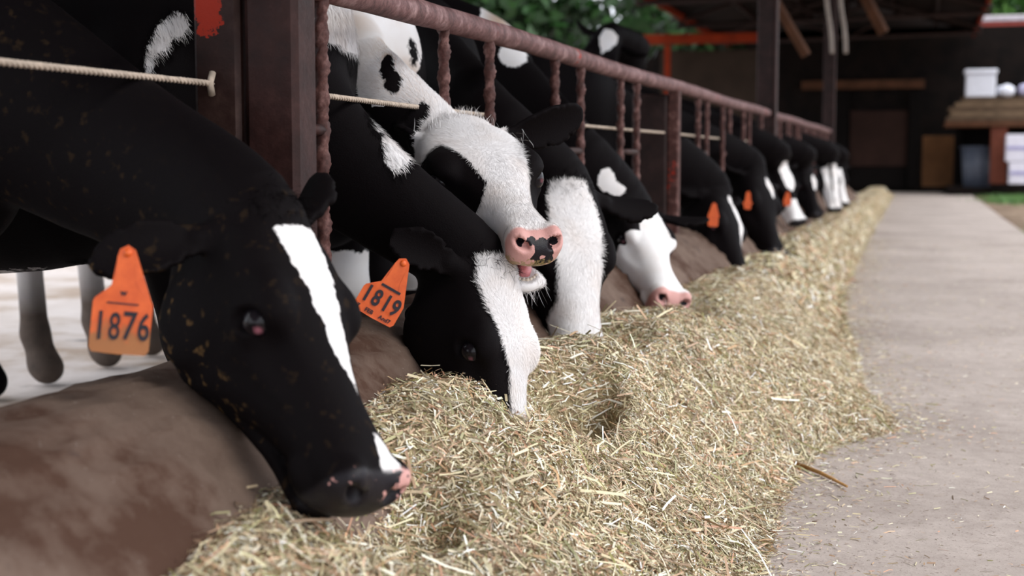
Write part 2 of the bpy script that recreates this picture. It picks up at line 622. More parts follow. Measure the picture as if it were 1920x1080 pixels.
def make_cow(label, poll, nose, roll, withers, heading=0.0, voxel=0.008, subdiv=1, ears=None, jaw=0.0, neck_mid=None, size=1.0,
             white=None, blobs=(), tans=(), spots=None, feed=0.0, mud=0.35, white_legs=True, group='dairy cows reaching through the feed fence',
             neck_r=1.0, ear_th=0.72, mz=0.92, fz=1.0, nh=(0, 0), nhr=1.0, pink=.975, jz=1.14):
    cw = Cow()
    poll, nose = np.asarray(poll, float), np.asarray(nose, float)
    R = head_frame(poll, nose, roll)
    s = np.linalg.norm(nose - poll) / 50.0 / 0.01      # head scale
    u = 0.01 * s
    cw.R, cw.poll, cw.u, cw.mz = R, poll, u, mz

    def to_head(p):
        return ((p - poll.astype(p.dtype)) @ R.astype(p.dtype)) / p.dtype.type(u)

    def to_world(h):
        return np.asarray(h, float) @ R.T * u + poll
    cw.to_head, cw.to_world = to_head, to_world
    ears = ears or {}
    efr = []
    for sgn, key in ((1, 'l'), (-1, 'r')):
        e = dict(dir=(-0.30, 0.90, -0.30), open=(0.75, 0.25, -0.5), len=1.0, base=(2.0, 7.0, -4.6))
        e.update(ears.get(key, {}))
        m = np.array([1, sgn, 1.0])
        e1 = norm(np.array(e['dir']) * m)
        e3 = np.array(e['open']) * m
        e3 = norm(e3 - e1 * (e3 @ e1))
        efr.append((np.array(e['base']) * m, e1, np.cross(e3, e1), e3, e['len']))
    cw.ears = efr

    # ---- body frame
    wx, wy = withers
    ch, sh = math.cos(heading), math.sin(heading)
    fw, lf = np.array([ch, sh, 0]), np.array([-sh, ch, 0])
    g = np.array([wx, wy, 0.0])

    def B(a, b, z):
        return g + (fw * a + lf * b) * size + np.array([0, 0, z * size])
    ops = []
    Z = np.array([0, 0, 1.0])
    barrel = [(0.12, .93, .25, .17), (-.12, .91, .34, .24), (-.5, .87, .38, .30), (-.92, .90, .35, .30), (-1.24, .99, .26, .24), (-1.42, 1.02, .17, .15)]
    ops += tube_ops([B(a, 0, z) for a, z, _, _ in barrel], [b[2] * size for b in barrel], [b[3] * size for b in barrel], [Z] * 6, 26, 0.05)
    h0, h1 = to_world((-3 + nh[0], 0, -8.5 + nh[1])), to_world((5, 0, -10.5 + nh[1] * .5))
    n0 = B(0.02, 0, 1.00)
    if neck_mid is None:
        neck_mid = (n0 + h0) / 2 + np.array([0, 0, 0.03])
    neck_mid = np.asarray(neck_mid, float)
    hu = R[:, 2]
    ops += tube_ops([B(-.15, 0, .97), n0, neck_mid, h0, h1], [.28 * size, .215 * size * neck_r, .135 * size * neck_r, .105 * s * nhr, .09 * s],
                    [.19 * size, .145 * size, .088 * size * neck_r, .076 * s * nhr, .07 * s], [Z, Z * .8 + hu * .2, Z * .4 + hu * .6, hu, hu], 22, 0.05)

    def limb(pts, rs, k=0.03):
        for a, b, ra, rb in zip(pts[:-1], pts[1:], rs[:-1], rs[1:]):
            r = max(ra, rb) + 0.06
            ops.append((lambda p, a=a, b=b, ra=ra, rb=rb: cone(p, a, b, ra, rb), np.minimum(a, b) - r, np.maximum(a, b) + r, k))
    for sg in (1, -1):
        limb([B(-.06, sg * .16, .85), B(.0, sg * .155, .62), B(.03, sg * .145, .39), B(.03, sg * .14, .30), B(.035, sg * .14, .14), B(.06, sg * .14, .05), B(.075, sg * .14, .035)],
             [x * size for x in (.13, .085, .056, .037, .042, .046, .05)])
        limb([B(-1.15, sg * .17, .88), B(-1.05, sg * .19, .68), B(-1.33, sg * .16, .50), B(-1.30, sg * .155, .40), B(-1.28, sg * .15, .15), B(-1.25, sg * .15, .05), B(-1.235, sg * .15, .035)],
             [x * size for x in (.17, .125, .058, .042, .044, .048, .05)])
    limb([B(.17, 0, .72), B(.02, 0, .66)], [.13 * size, .15 * size], 0.06)
    limb([B(-1.0, 0, .62), B(-1.12, 0, .60)], [.13 * size, .12 * size], 0.05)
    limb([B(-1.50, 0, 1.13), B(-1.57, 0, .95), B(-1.575, 0, .62), B(-1.565, 0, .48), B(-1.56, 0, .36)], [x * size for x in (.045, .026, .018, .04, .012)], 0.02)
    # head
    hc = to_world((22, 0, -9))
    hr = 35 * u

    def hf(p):
        return head_sdf(to_head(p), jaw, True, mz, fz, jz) * 0.95 * p.dtype.type(u)
    ops.append((hf, hc - hr, hc + hr, 0.022))
    for fr in efr:
        tip = to_world(fr[0] + fr[1] * 8 * fr[4])
        ops.append((lambda p, fr=fr: ear_sdf(to_head(p), fr, ear_th) * p.dtype.type(u), tip - 0.145 * s, tip + 0.145 * s, 0.010))

    # ---- sample on a grid
    pad = 0.05
    los = np.min([o[1] for o in ops], 0)
    his = np.max([o[2] for o in ops], 0)
    los[2] = max(los[2], -0.02)
    dim = np.ceil((his - los) / voxel).astype(int) + 2
    Fg = np.full(dim, 0.2, np.float32)
    ax = [los[i] + voxel * np.arange(dim[i]) for i in range(3)]

    def window(lo, hi):
        i0 = np.clip(np.floor((lo - los) / voxel).astype(int), 0, dim)
        i1 = np.clip(np.ceil((hi - los) / voxel).astype(int) + 1, 0, dim)
        sl = tuple(slice(a, b) for a, b in zip(i0, i1))
        return sl, np.stack(np.meshgrid(ax[0][sl[0]], ax[1][sl[1]], ax[2][sl[2]], indexing='ij'), -1).astype(np.float32)
    for f, lo, hi, k in ops:
        if callable(f):
            sl, P = window(lo, hi)
            if P.size:
                Fg[sl] = smin(Fg[sl], f(P).astype(np.float32), k)
        else:
            T = np.full(dim, 0.2, np.float32)
            for f2, lo2, hi2 in f:
                sl, P = window(lo2, hi2)
                if P.size:
                    T[sl] = np.minimum(T[sl], f2(P).astype(np.float32))
            Fg = smin(Fg, T, k)
    grid = openvdb.FloatGrid(0.2)
    grid.copyFromArray(Fg)
    pts, quads = grid.convertToQuads(0.0)
    pts = np.asarray(pts, np.float64) * voxel + los
    quads = np.asarray(quads)[:, ::-1]

    def field(p):
        p = p.astype(np.float64)
        out = np.full(len(p), 0.2)
        for f, lo, hi, k in ops:
            m = np.where(np.all((p > lo) & (p < hi), 1))[0]
            if not len(m):
                continue
            pm = p[m]
            if callable(f):
                val = f(pm)
            else:
                val = np.full(len(m), 0.2)
                for f2, lo2, hi2 in f:
                    m2 = np.where(np.all((pm > lo2) & (pm < hi2), 1))[0]
                    if len(m2):
                        val[m2] = np.minimum(val[m2], f2(pm[m2]))
            out[m] = smin(out[m], val, k)
        return out
    # ---- drop stray islands is not needed; refine the head and project it back onto the exact field
    me = bpy.data.meshes.new('cow')
    o0 = mesh_np('seed', pts, quads)
    tmp = bmesh.new()
    tmp.from_mesh(o0.data)
    me0 = o0.data
    bpy.data.objects.remove(o0)
    bpy.data.meshes.remove(me0)
    tmp.verts.ensure_lookup_table()
    for lev in range(subdiv):
        co = np.array([v.co for v in tmp.verts])
        h = to_head(co)
        reg = (h[:, 0] > (-8 if lev == 0 else 12)) & (h[:, 0] < 56) & (np.abs(h[:, 1]) < 30) & (h[:, 2] > -32) & (h[:, 2] < 20)
        tmp.verts.index_update()
        es = [e for e in tmp.edges if reg[e.verts[0].index] and reg[e.verts[1].index]]
        bmesh.ops.subdivide_edges(tmp, edges=es, cuts=1, use_grid_fill=True)
        tmp.verts.ensure_lookup_table()
    co = np.array([v.co for v in tmp.verts])
    h = to_head(co)
    reg = np.where((h[:, 0] > -8) & (h[:, 0] < 57) & (np.abs(h[:, 1]) < 30) & (h[:, 2] > -34) & (h[:, 2] < 22))[0]
    if subdiv:
        G = None
        for it in range(3):
            P = co[reg]
            d = field(P)
            e = 0.0006
            if it != 1:
                G = np.stack([field(P + np.eye(3)[i] * e) - d for i in range(3)], 1) / e
            gl = (G ** 2).sum(1, keepdims=True)
            st = d[:, None] * G / np.maximum(gl, 0.15)
            ln = np.linalg.norm(st, axis=1, keepdims=True)
            co[reg] = P - st * np.minimum(1, 0.004 / np.maximum(ln, 1e-9))
        for v, c in zip(tmp.verts, co):
            v.co = c
    bmesh.ops.recalc_face_normals(tmp, faces=tmp.faces[:])
    root = np.array([wx, wy, 0.0])
    bmesh.ops.translate(tmp, verts=tmp.verts[:], vec=-root)
    for f in tmp.faces:
        f.smooth = True
    tmp.to_mesh(me)
    tmp.free()
    me.materials.append(M['coat'])
    ob = bpy.data.objects.new('cow', me)
    C.objects.link(ob)
    ob.location = root
    tag(ob, label, 'cow', group)
    # relax once to kill stair-steps outside the refined head
    n = len(me.vertices)
    co = np.empty(n * 3, np.float32)
    me.vertices.foreach_get('co', co)
    W = co.reshape(-1, 3).astype(np.float64) + root
    ed = np.empty(len(me.edges) * 2, np.int32)
    me.edges.foreach_get('vertices', ed)
    ed = ed.reshape(-1, 2)
    H = to_head(W)
    infield = (H[:, 0] > -6) & (H[:, 0] < 57) & (np.abs(H[:, 1]) < 30) & (H[:, 2] > -32) & (H[:, 2] < 20)
    for it in range(2):
        acc = np.zeros_like(W)
        cnt = np.zeros(n)
        np.add.at(acc, ed[:, 0], W[ed[:, 1]])
        np.add.at(acc, ed[:, 1], W[ed[:, 0]])
        np.add.at(cnt, ed.ravel(), 1)
        avg = acc / np.maximum(cnt, 1)[:, None]
        lam = np.where(infield, 0.12 if subdiv else 0.3, 0.6)[:, None]
        W = W + (avg - W) * lam
    me.vertices.foreach_set('co', (W - root).astype(np.float32).ravel())
    me.update()
    # ---- coat attributes
    wsd = np.full(n, -6.0)
    inhead = (H[:, 0] > -4) & (H[:, 0] < 56) & (np.abs(H[:, 1]) < 14) & (H[:, 2] > -26) & (H[:, 2] < 8)
    isear = np.zeros(n, bool)
    for fr in efr:
        q = H - fr[0]
        ss = (q @ fr[1])
        isear |= (ss > 2.2) & (ss < 20) & (np.linalg.norm(q - ss[:, None] * fr[1], axis=1) < 6.5) & (np.abs(H[:, 1]) > 7.5) & (H[:, 0] < 9)
    if white is not None:
        wh = np.clip(white(H), -6, 6)
        wh = np.where(isear, -6, wh)
        # the head pattern applies around the head only
        dd = np.maximum.reduce([-3 - H[:, 0], H[:, 0] - 60, np.abs(H[:, 1]) - 16, H[:, 2] - 10, -30 - H[:, 2]])
        wsd = np.maximum(wsd, np.where(dd < 0, wh, -6))
    for sgn, c, r in blobs:
        v = -ell((W - c) @ CAM_R, np.zeros(3), np.asarray((r[0], r[2], r[1]), float)) * 100
        if sgn > 0:
            wsd = np.where(isear, wsd, np.maximum(wsd, np.clip(v, -6, 6)))
        else:
            wsd = np.minimum(wsd, np.clip(-v, -6, 6))
    zz = W[:, 2] / size
    if white_legs:
        wsd = np.where((H[:, 0] < -22) & ((W - g) @ fw < .15 * size), np.maximum(wsd, np.clip((0.50 - zz) * 60, -6, 6)), wsd)
    mudleg = np.clip((0.46 - zz) / 0.26, 0, 0.95) * (~inhead) * (H[:, 0] < -22)
    tanv = np.zeros(n)
    for c, r, a in tans:
        tanv = np.maximum(tanv, a * np.clip(1.25 - np.sqrt((((W - c) @ CAM_R / np.asarray((r[0], r[2], r[1]), float)) ** 2).sum(1)), 0, 1) ** 0.7)
    mm = np.interp(H[:, 0], [24, 43], [1, mz])
    x, y, z = H[:, 0], H[:, 1] / (mm * np.interp(H[:, 0], [20, 34], [fz, 1])), (H[:, 2] + 2) / mm - 2
    Hm = np.stack([x, y, z], 1)
    pad_ = np.clip((x - 46.2 - 0.15 * (z + 6)) * 1.2, 0, 1) * np.clip((z + 13.5) * 2, 0, 1) * inhead
    lips = np.clip((x - 44) * .6, 0, 1) * np.clip(1.5 - np.abs(z + 13.3) * 1.2, 0, 1) * inhead
    skin = np.clip(np.maximum(pad_, lips), 0, 1)
    # black muzzle spots; on pink muzzles the nostril shade is painted in too
    spot = np.full(n, 0.95 if spots is None else 0.0)
    if spots is not None:
        for (sx, sy, r) in spots:
            dq = np.sqrt((y - sx) ** 2 + (z - sy) ** 2)
            spot = np.maximum(spot, np.clip(1.0 - dq / (2 * r), 0, 1))
        for sg in (1, -1):
            dq = np.linalg.norm((Hm - np.array((48.6, sg * 4.2, -5.2))) / np.array((2.2, 1.5, 1.0)), axis=1)
            spot = np.maximum(spot, np.where(dq < 1.0, 0.9, 0))
    feedv = np.clip((-z - 5.0) / 6, 0, 1) * skin * feed
    mudv = np.clip(mud * (0.10 + 0.9 * np.clip((-z - 12 - 0.10 * np.abs(x - 12)) / 5, 0, 1)), 0, 1) * np.where(H[:, 0] > -2, 1, 0.15)
    for nm, val in (('white', wsd), ('skin', skin), ('spot', spot), ('feed', feedv), ('tan', tanv), ('mud', mudv), ('mudleg', mudleg)):
        a = me.attributes.new(nm, 'FLOAT', 'POINT')
        a.data.foreach_set('value', np.asarray(val, np.float32))
    cw.ob, cw.root, cw.W, cw.H, cw.white = ob, root, W, H, wsd
    cw.isear = isear
    # ---- eyes
    for sg in (1, -1):
        c = to_world((19.7, sg * (10.1 * fz - 2.35), -5.0 * (1 + (jz - 1) * .85)))
        bm = bmesh.new()
        bmesh.ops.create_uvsphere(bm, u_segments=32, v_segments=24, radius=2.5 * u)
        mb = MB().bm(bm)
        e = mb.build('eye', M['eye'], ob, True)
        e.location = c - root
        dv = mb.v[0] / (2.5 * u) @ R                       # directions in the head frame
        k = dv @ norm((.80, sg * .62, .12))
        at_ = e.data.attributes.new('corner', 'FLOAT', 'POINT')
        at_.data.foreach_set('value', np.clip((k - pink) * 20, 0, 1).astype(np.float32))
    return cw


def blaze(pts, z0=-30.0):
    """white face marking: list of (x, centre y, half width); returns signed cm (positive = white)"""
    P = np.array(pts, float)

    def f(H):
        x, y, z = H[:, 0], H[:, 1], H[:, 2]
        c = np.interp(x, P[:, 0], P[:, 1])
        w = np.interp(x, P[:, 0], P[:, 2])
        d = w - np.abs(y - c)
        d = np.minimum(d, (x - P[0, 0]) * 1.0 + (0 if P[0, 2] < 1 else 1.0))
        d = np.minimum(d, P[-1, 0] - x + 0.5)
        return np.minimum(d, (z - z0))
    return f


def either(*fs):
    return lambda H: np.maximum.reduce([f(H) for f in fs])


def add_fur(cw, n, region, length=0.012, width=0.0006, lift=0.30, name='coat_hair', seed=1, flow=None, jitter=0.35):
    """short lying hair as thin tapering blades (real geometry), coloured by the same marking"""
    rng = np.random.default_rng(seed)
    me = cw.ob.data
    me.calc_loop_triangles()
    nt = len(me.loop_triangles)
    tri = np.empty(nt * 3, np.int32)
    me.loop_triangles.foreach_get('vertices', tri)
    tri = tri.reshape(-1, 3)
    W = cw.W
    keep = region[tri].all(1)
    tri = tri[keep]
    if not len(tri):
        return None
    A, B_, Cc = W[tri[:, 0]], W[tri[:, 1]], W[tri[:, 2]]
    nr = np.cross(B_ - A, Cc - A)
    ar = np.linalg.norm(nr, axis=1)
    nr /= np.maximum(ar, 1e-12)[:, None]
    # only the side the photograph's surroundings can see: skip nothing, keep it real
    pick = rng.choice(len(tri), n, p=ar / ar.sum())
    r1, r2 = rng.random(n), rng.random(n)
    f = r1 + r2 > 1
    r1[f], r2[f] = 1 - r1[f], 1 - r2[f]
    P = A[pick] + r1[:, None] * (B_[pick] - A[pick]) + r2[:, None] * (Cc[pick] - A[pick])
    N = nr[pick]
    wv = cw.white[tri[pick, 0]] * (1 - r1 - r2) + cw.white[tri[pick, 1]] * r1 + cw.white[tri[pick, 2]] * r2
    Hh = cw.to_head(P)
    if flow is None:
        # hair whorl in the middle of the forehead, below it the hair runs to the nose
        v = Hh - np.array((17.0, 0, 0.5))
        v[:, 2] *= 0.3
        v[:, 0] += np.clip((Hh[:, 0] - 20) * 0.8, 0, 12)
        v = v + rng.normal(0, 1.6, v.shape)
        D = v @ cw.R.T
    else:
        D = flow(P, rng)
    D = D / np.linalg.norm(D, axis=1, keepdims=True)
    D = D + rng.normal(0, jitter, D.shape) * 0.5
    D = D - N * (D * N).sum(1, keepdims=True)
    D /= np.maximum(np.linalg.norm(D, axis=1, keepdims=True), 1e-9)
    L = length * rng.uniform(0.6, 1.3, (n, 1))
    lf = lift * rng.uniform(0.4, 1.3, (n, 1))
    S = np.cross(D, N)
    mid = P + D * L * 0.55 + N * L * lf * 0.45
    tip = P + D * L + N * L * lf * 0.55
    w = width * rng.uniform(0.7, 1.3, (n, 1))
    V = np.stack([P - S * w * .5, P + S * w * .5, mid + S * w * .5, mid - S * w * .5, tip], 1).reshape(-1, 3) - cw.root
    i = np.arange(n)[:, None] * 5
    q = i + np.array([[0, 1, 2, 3]])
    t = i + np.array([[3, 2, 4]])
    wv5 = np.repeat(wv + rng.normal(0, 0.25, n), 5)
    o = mesh_np(name, V, [q, t], M['fur'], cw.ob, True, attrs={'white': wv5, 'tan': np.zeros(n * 5), 'skin': np.zeros(n * 5), 'mud': np.zeros(n * 5)})
    o['kind'] = 'stuff'
    return o
# ------------------------------------------------------------------ the setting
FX = -1.02          # line of the feed fence


def concrete(name, a, b, speck=0.5, stain=None, scale=1.0):
    t = NT(name)
    v = t.coords(scale=(scale,) * 3)
    n1, n2, n3 = t.noise(v, 1.3, 5), t.noise(v, 14, 6, 0.7), t.noise(v, 160, 3, 0.6)
    c = t.ramp(t.math('ADD', t.math('MULTIPLY', n1, 0.55), t.math('MULTIPLY', n2, 0.45)), [(0.35, a), (0.65, b)])
    c = t.mix(t.math('MULTIPLY', t.ramp(n3, [(0.60, (0, 0, 0)), (0.70, (1, 1, 1))]), speck), c, lin(112, 96, 88))
    c = t.mix(t.math('MULTIPLY', t.ramp(t.noise(v, 55, 4, 0.75), [(0.62, (0, 0, 0)), (0.70, (1, 1, 1))]), speck * 0.7), c, lin(96, 80, 70))
    c = t.mix(t.math('MULTIPLY', t.ramp(t.noise(v, 85, 3, 0.7), [(0.66, (0, 0, 0)), (0.72, (1, 1, 1))]), speck * 0.6), c, lin(224, 214, 206))
    if stain:
        sm = t.math('ADD', t.noise(v, 3.2, 4, 0.6), t.math('MULTIPLY', t.math('SUBTRACT', n2, 0.5), 0.6))
        c = t.mix(t.ramp(sm, [(0.44, (0, 0, 0)), (0.62, (0.9, 0.9, 0.9))]), c, stain)
        c = t.mix(t.ramp(t.noise(v, 9, 3), [(0.66, (0, 0, 0)), (0.74, (0.7, 0.7, 0.7))]), c, lin(46, 40, 44))
    t.set(Base_Color=c, Roughness=0.88)
    t.bsdf.inputs['Specular IOR Level'].default_value = 0.12
    t.bump(t.math('ADD', t.math('MULTIPLY', n2, 0.8), t.math('MULTIPLY', n3, 0.4)), 0.35, 0.006)
    return t.m


M['lane'] = concrete('lane_concrete', lin(158, 146, 139), lin(196, 184, 177), 0.75)
M['curb'] = concrete('curb_concrete', lin(88, 71, 62), lin(124, 106, 95), 0.35, stain=lin(70, 48, 38))
M['yard'] = concrete('yard_concrete', lin(196, 184, 176), lin(232, 224, 220), 0.1, stain=lin(170, 150, 132), scale=0.4)
M['dirt'] = concrete('yard_dirt', lin(120, 100, 84), lin(165, 145, 124), 0.5, stain=lin(96, 78, 62))


def grid(x0, x1, y0, y1, nx, ny, zf):
    xs, ys = np.linspace(x0, x1, nx), np.linspace(y0, y1, ny)
    X, Y = np.meshgrid(xs, ys, indexing='ij')
    V = np.stack([X, Y, zf(X, Y)], -1).reshape(-1, 3)
    i, j = np.meshgrid(np.arange(nx - 1), np.arange(ny - 1), indexing='ij')
    a = (i * ny + j).ravel()
    return V, np.stack([a, a + ny, a + ny + 1, a + 1], 1)


V, Q = grid(-0.95, 1.05, -15, 33.4, 24, 190, lambda X, Y: 0.004 * np.sin(X * 3 + Y * 0.7))
lane = tag(mesh_np('floor', V, Q, M['lane'], smooth=True), 'pale grey concrete feed lane running along the hay', kind='structure')
m = MB().box(-9.5, -1.1, -15, 40, -0.16, -0.02, 0)
tag(m.build('yard_floor', M['yard']), 'wet pale concrete cow yard behind the feed fence', kind='structure')
V, Q = grid(1.05, 9.0, -15, 40, 30, 100, lambda X, Y: -0.02 + 0.025 * np.sin(X * 2.3) * np.cos(Y * 1.1) * np.clip((X - 1.05) * 3, 0, 1))
tag(mesh_np('dirt_ground', V, Q, M['dirt'], smooth=True), 'bare brown earth beside the far right of the concrete lane', kind='structure')
m = MB().box(-60, 60, -40, 110, -0.5, -0.18, 0)
tag(m.build('ground', plain('far_earth', lin(118, 104, 84), 0.9, scale=0.6)), 'brown open earth around the barn', kind='structure')

# feed kerb: swept profile, slightly irregular
prof = np.array([(-1.30, -0.03), (-1.295, .28), (-1.27, .385), (-1.22, .43), (-1.14, .455), (-1.05, .458), (-.985, .440), (-.93, .405), (-.872, .350), (-.80, .265), (-.735, .15), (-.69, .04), (-.67, -.03)])
pp = catmull(np.c_[prof, np.zeros(len(prof))], 49)[:, :2]
ys = np.linspace(-6.0, 19.5, 511)
Vc = np.zeros((len(ys), len(pp), 3))
Vc[..., 0], Vc[..., 1], Vc[..., 2] = pp[None, :, 0], ys[:, None], pp[None, :, 1]
rough = 0.008 * np.sin(ys * 2.1)[:, None] * np.sin(np.arange(len(pp)) * .2)[None] + 0.003 * RNG.normal(0, 1, (len(ys), len(pp)))
Vc[..., 2] += rough
Vc[..., 0] += 0.6 * rough
n_, k_ = len(ys), len(pp)
i, j = np.meshgrid(np.arange(n_ - 1), np.arange(k_ - 1), indexing='ij')
a = (i * k_ + j).ravel()
Q = np.stack([a, a + k_, a + k_ + 1, a + 1], 1)
tag(mesh_np('feed_kerb', Vc.reshape(-1, 3), Q, M['curb'], smooth=True), 'stained rounded concrete kerb under the feed fence', kind='structure')

# ------------------------------------------------------------------ roof of the open barn
M['roof'] = plain('roof_sheet_rusty', lin(28, 20, 17), 0.8, var=0.35, scale=3)
M['timber'] = plain('timber_brown', lin(80, 52, 36), 0.75, var=0.3, scale=5)
M['orange_steel'] = plain('orange_primer_steel', lin(120, 38, 12), 0.7, var=0.25, scale=4)
roof = empty('ceiling', (-1.5, 14, 4.1), 'dark corrugated sheet roof on rusty purlins', kind='structure')
RX0, RXM, RX1, RZ0, RZM, RZ1 = -4.3, -1.5, 1.12, 3.35, 4.25, 3.50
ROOF_Y0, ROOF_Y1 = -15.0, 33.0  # near end run on unseen behind the camera to block sky light


def roof_z(x):
    return np.interp(x, [RX0, RXM, RX1], [RZ0, RZM, RZ1])


def corrugated(x0, x1, y0, y1):
    ny = int((y1 - y0) / 0.05)
    yy = np.linspace(y0, y1, ny)
    xs = np.array([x0, x1])
    Vv = []
    for off in (0.0, 0.012):
        for x in xs:
            Vv.append(np.stack([np.full(ny, x), yy, roof_z(x) + off + 0.016 * np.sin(yy * 2 * np.pi / 0.2)], 1))
    Vv = np.concatenate(Vv)
    i = np.arange(ny - 1)
    q = [np.stack([i + s * ny, i + 1 + s * ny, i + 1 + (s + 1) * ny, i + (s + 1) * ny], 1) for s in (0, 2)]
    q[0] = q[0][:, ::-1]
    e = [np.stack([i, i + 1, i + 1 + 2 * ny, i + 2 * ny], 1), np.stack([i + ny, i + ny + 1, i + 1 + 3 * ny, i + 3 * ny], 1)[:, ::-1]]
    return Vv, np.concatenate(q + e)


for (x0, x1) in ((RX0, RXM), (RXM, RX1)):
    for y0 in np.arange(ROOF_Y0, ROOF_Y1, 3.7):
        V, Q = corrugated(x0, x1, y0, min(y0 + 3.75, ROOF_Y1))
        child_of(mesh_np('roof_sheet', V, Q, M['roof'], smooth=True, loc=(x0, y0, 4.0)), roof)
for x in (-4.2, -3.3, -2.4, -1.62, -1.38, -0.6, 0.25, 1.05):
    z = float(roof_z(x)) - 0.09
    mb = MB().box(x - .025, x + .025, ROOF_Y0, ROOF_Y1, z - .05, z + .06, .004)
    child_of(mb.build('purlin', M['orange_steel'] if x in (1.05, -4.2) else M['rust'], loc=(x, 14, z)), roof)
for y in (-9.5, -5.6, -1.7, 2.25, 6.15, 10.05, 14.0, 18.0, 22.0, 26.0, 30.0):
    root = empty('roof_truss', (FX, y, 3.3))
    child_of(root, roof)
    def bar(p, q, w=0.045, nm='truss_bar', mat='rust'):
        mb = MB().tube([p, ((np.array(p) + q) / 2), q], w, 4)
        o = mb.build(nm, M[mat], None)
        o.parent = root
        o.location = -(Vector((FX, y, 3.3)))
    bar((RX0, y, RZ0 - .2), (RX1, y, RZ1 - .25), nm='tie_beam')
    bar((RX0, y, RZ0 - .12), (RXM, y, RZM - .16), nm='rafter')
    bar((RXM, y, RZM - .16), (RX1, y, RZ1 - .16), nm='rafter')
    bar((RXM, y, RZM - .16), (RXM, y, RZ0 - .15), nm='king_post', w=.035)
    bar((-3.0, y, 3.72), (RXM, y, 3.2), w=.03)
    bar((-.2, y, 3.8), (RXM, y, 3.2), w=.03)

# ------------------------------------------------------------------ steel posts
GP = 'steel roof posts of the feed fence'
post = empty('barn_post', (-1.1, 2.25, 0.40), 'nearest steel post, twin rusted box sections with orange paint remnants', 'post')
P0 = Vector((-1.1, 2.25, 0.40))


def px_box(name, x0, x1, y0, y1, z0, z1, mat, parent, b=0.006):
    o = MB().box(x0, x1, y0, y1, z0, z1, b).build(name, M[mat], None, loc=((x0 + x1) / 2, (y0 + y1) / 2, (z0 + z1) / 2))
    return child_of(o, parent)


px_box('painted_section', -1.196, -1.110, 2.205, 2.295, .40, 3.2, 'rust_paint', post, 0.008)
px_box('bare_section', -1.102, -1.004, 2.205, 2.292, .40, 3.2, 'rust_light', post, 0.010)
px_box('weld_seam', -1.112, -1.100, 2.222, 2.28, .42, 3.18, 'rust', post, 0.002)
for y, nm in ((10.05, 'second tall dark steel post, far along the fence where the top rail breaks'), (17.0, 'farthest tall steel post at the end of the fence')):
    p = empty('barn_post', (-1.02, y, 0.40), nm, 'post', None)
    px_box('shaft', -1.10, -.985, y - .06, y + .06, .40, 3.2, 'rust', p)
    px_box('flange', -.985, -.965, y - .065, y + .065, .40, 3.2, 'rust_light', p)
for y in (6.13, 14.0):
    p = empty('fence_post', (-1.06, y, 0.40), {6.13: 'short rusted post under the top rail beside the pink nosed cow', 14.0: 'short dark fence post deep in the barn under the far rail'}[y], 'post')
    px_box('web', -1.20, -1.05, y - .05, y + .05, .40, 1.05, 'rust', p)
    px_box('flange', -1.05, -1.00, y - .025, y + .03, .40, 1.07, 'rust_bar', p)


# ------------------------------------------------------------------ feed fence panels: pipe rail with pairs of twisted rebar
def rebar_mesh(h, r=0.0115, seg=190, n=14):
    z = np.linspace(0, h, seg)
    a = np.linspace(0, 2 * np.pi, n, endpoint=False)
    Zg, A = np.meshgrid(z, a, indexing='ij')
    rib = np.clip(np.cos(2 * A - Zg * 2 * np.pi / 0.056), 0, 1) ** 2 * 0.0042
    rib += np.clip(np.cos(A * 5 - Zg * 2 * np.pi / 0.040), 0, 1) ** 3 * 0.0024
    R = r + rib - 0.0008
    V = np.stack([R * np.cos(A), R * np.sin(A), Zg], -1).reshape(-1, 3)
    i, j = np.meshgrid(np.arange(seg - 1), np.arange(n), indexing='ij')
    jn = (j + 1) % n
    q = np.stack([(i * n + j).ravel(), (i * n + jn).ravel(), ((i + 1) * n + jn).ravel(), ((i + 1) * n + j).ravel()], 1)
    return V, q


RAIL_Z = 1.083
BAR_V, BAR_Q = rebar_mesh(RAIL_Z - 0.43)
BAR_VL, BAR_QL = rebar_mesh(RAIL_Z - 0.43, seg=24, n=8)
bar_near = mesh_np('upright_bar', BAR_V, BAR_Q, M['rust_bar'], smooth=True)
bar_far = mesh_np('upright_bar', BAR_VL, BAR_QL, M['rust_bar'], smooth=True)
first = {'near': True, 'far': True}


def fence_panel(y0, y1, ybars, label, stubs=(), near=True):
    root = empty('feed_fence', (FX, (y0 + y1) / 2, 0.43), label, 'fence', None)
    n = 60
    yy = np.linspace(y0, y1, n)
    pts = np.stack([np.full(n, FX), yy, RAIL_Z + 0.003 * np.sin(yy * 2.2)], 1)
    rr = 0.0275 + 0.0012 * np.sin(yy * 23) * np.sin(yy * 7)
    o = MB().tube(pts, rr, 20).build('top_rail', M['rust_rail'], None, True, loc=(FX, (y0 + y1) / 2, RAIL_Z))
    child_of(o, root)
    for yb in ybars:
        k = 'near' if near and yb < 7 else 'far'
        src = bar_near if k == 'near' else bar_far
        o = src if first[k] else src.copy()
        if not first[k]:
            C.objects.link(o)
        first[k] = False
        o.parent = root
        o.location = Vector((FX, yb, 0.43)) - Vector(root.location)
        o.rotation_euler = (0, 0, random.uniform(0, 6))
    for a, b, z in stubs:
        o = MB().tube([(FX, a, z), (FX, (a + b) / 2, z), (FX, b, z)], 0.0105, 10).build('cross_stub', M['rust_light'], None, True, loc=(FX, (a + b) / 2, z))
        child_of(o, root)
    return root


def bars(y0, y1):
    out, y = [], y0
    while y < y1 - 0.2:
        out += [y, y + 0.30]
        y += 0.93
    return out


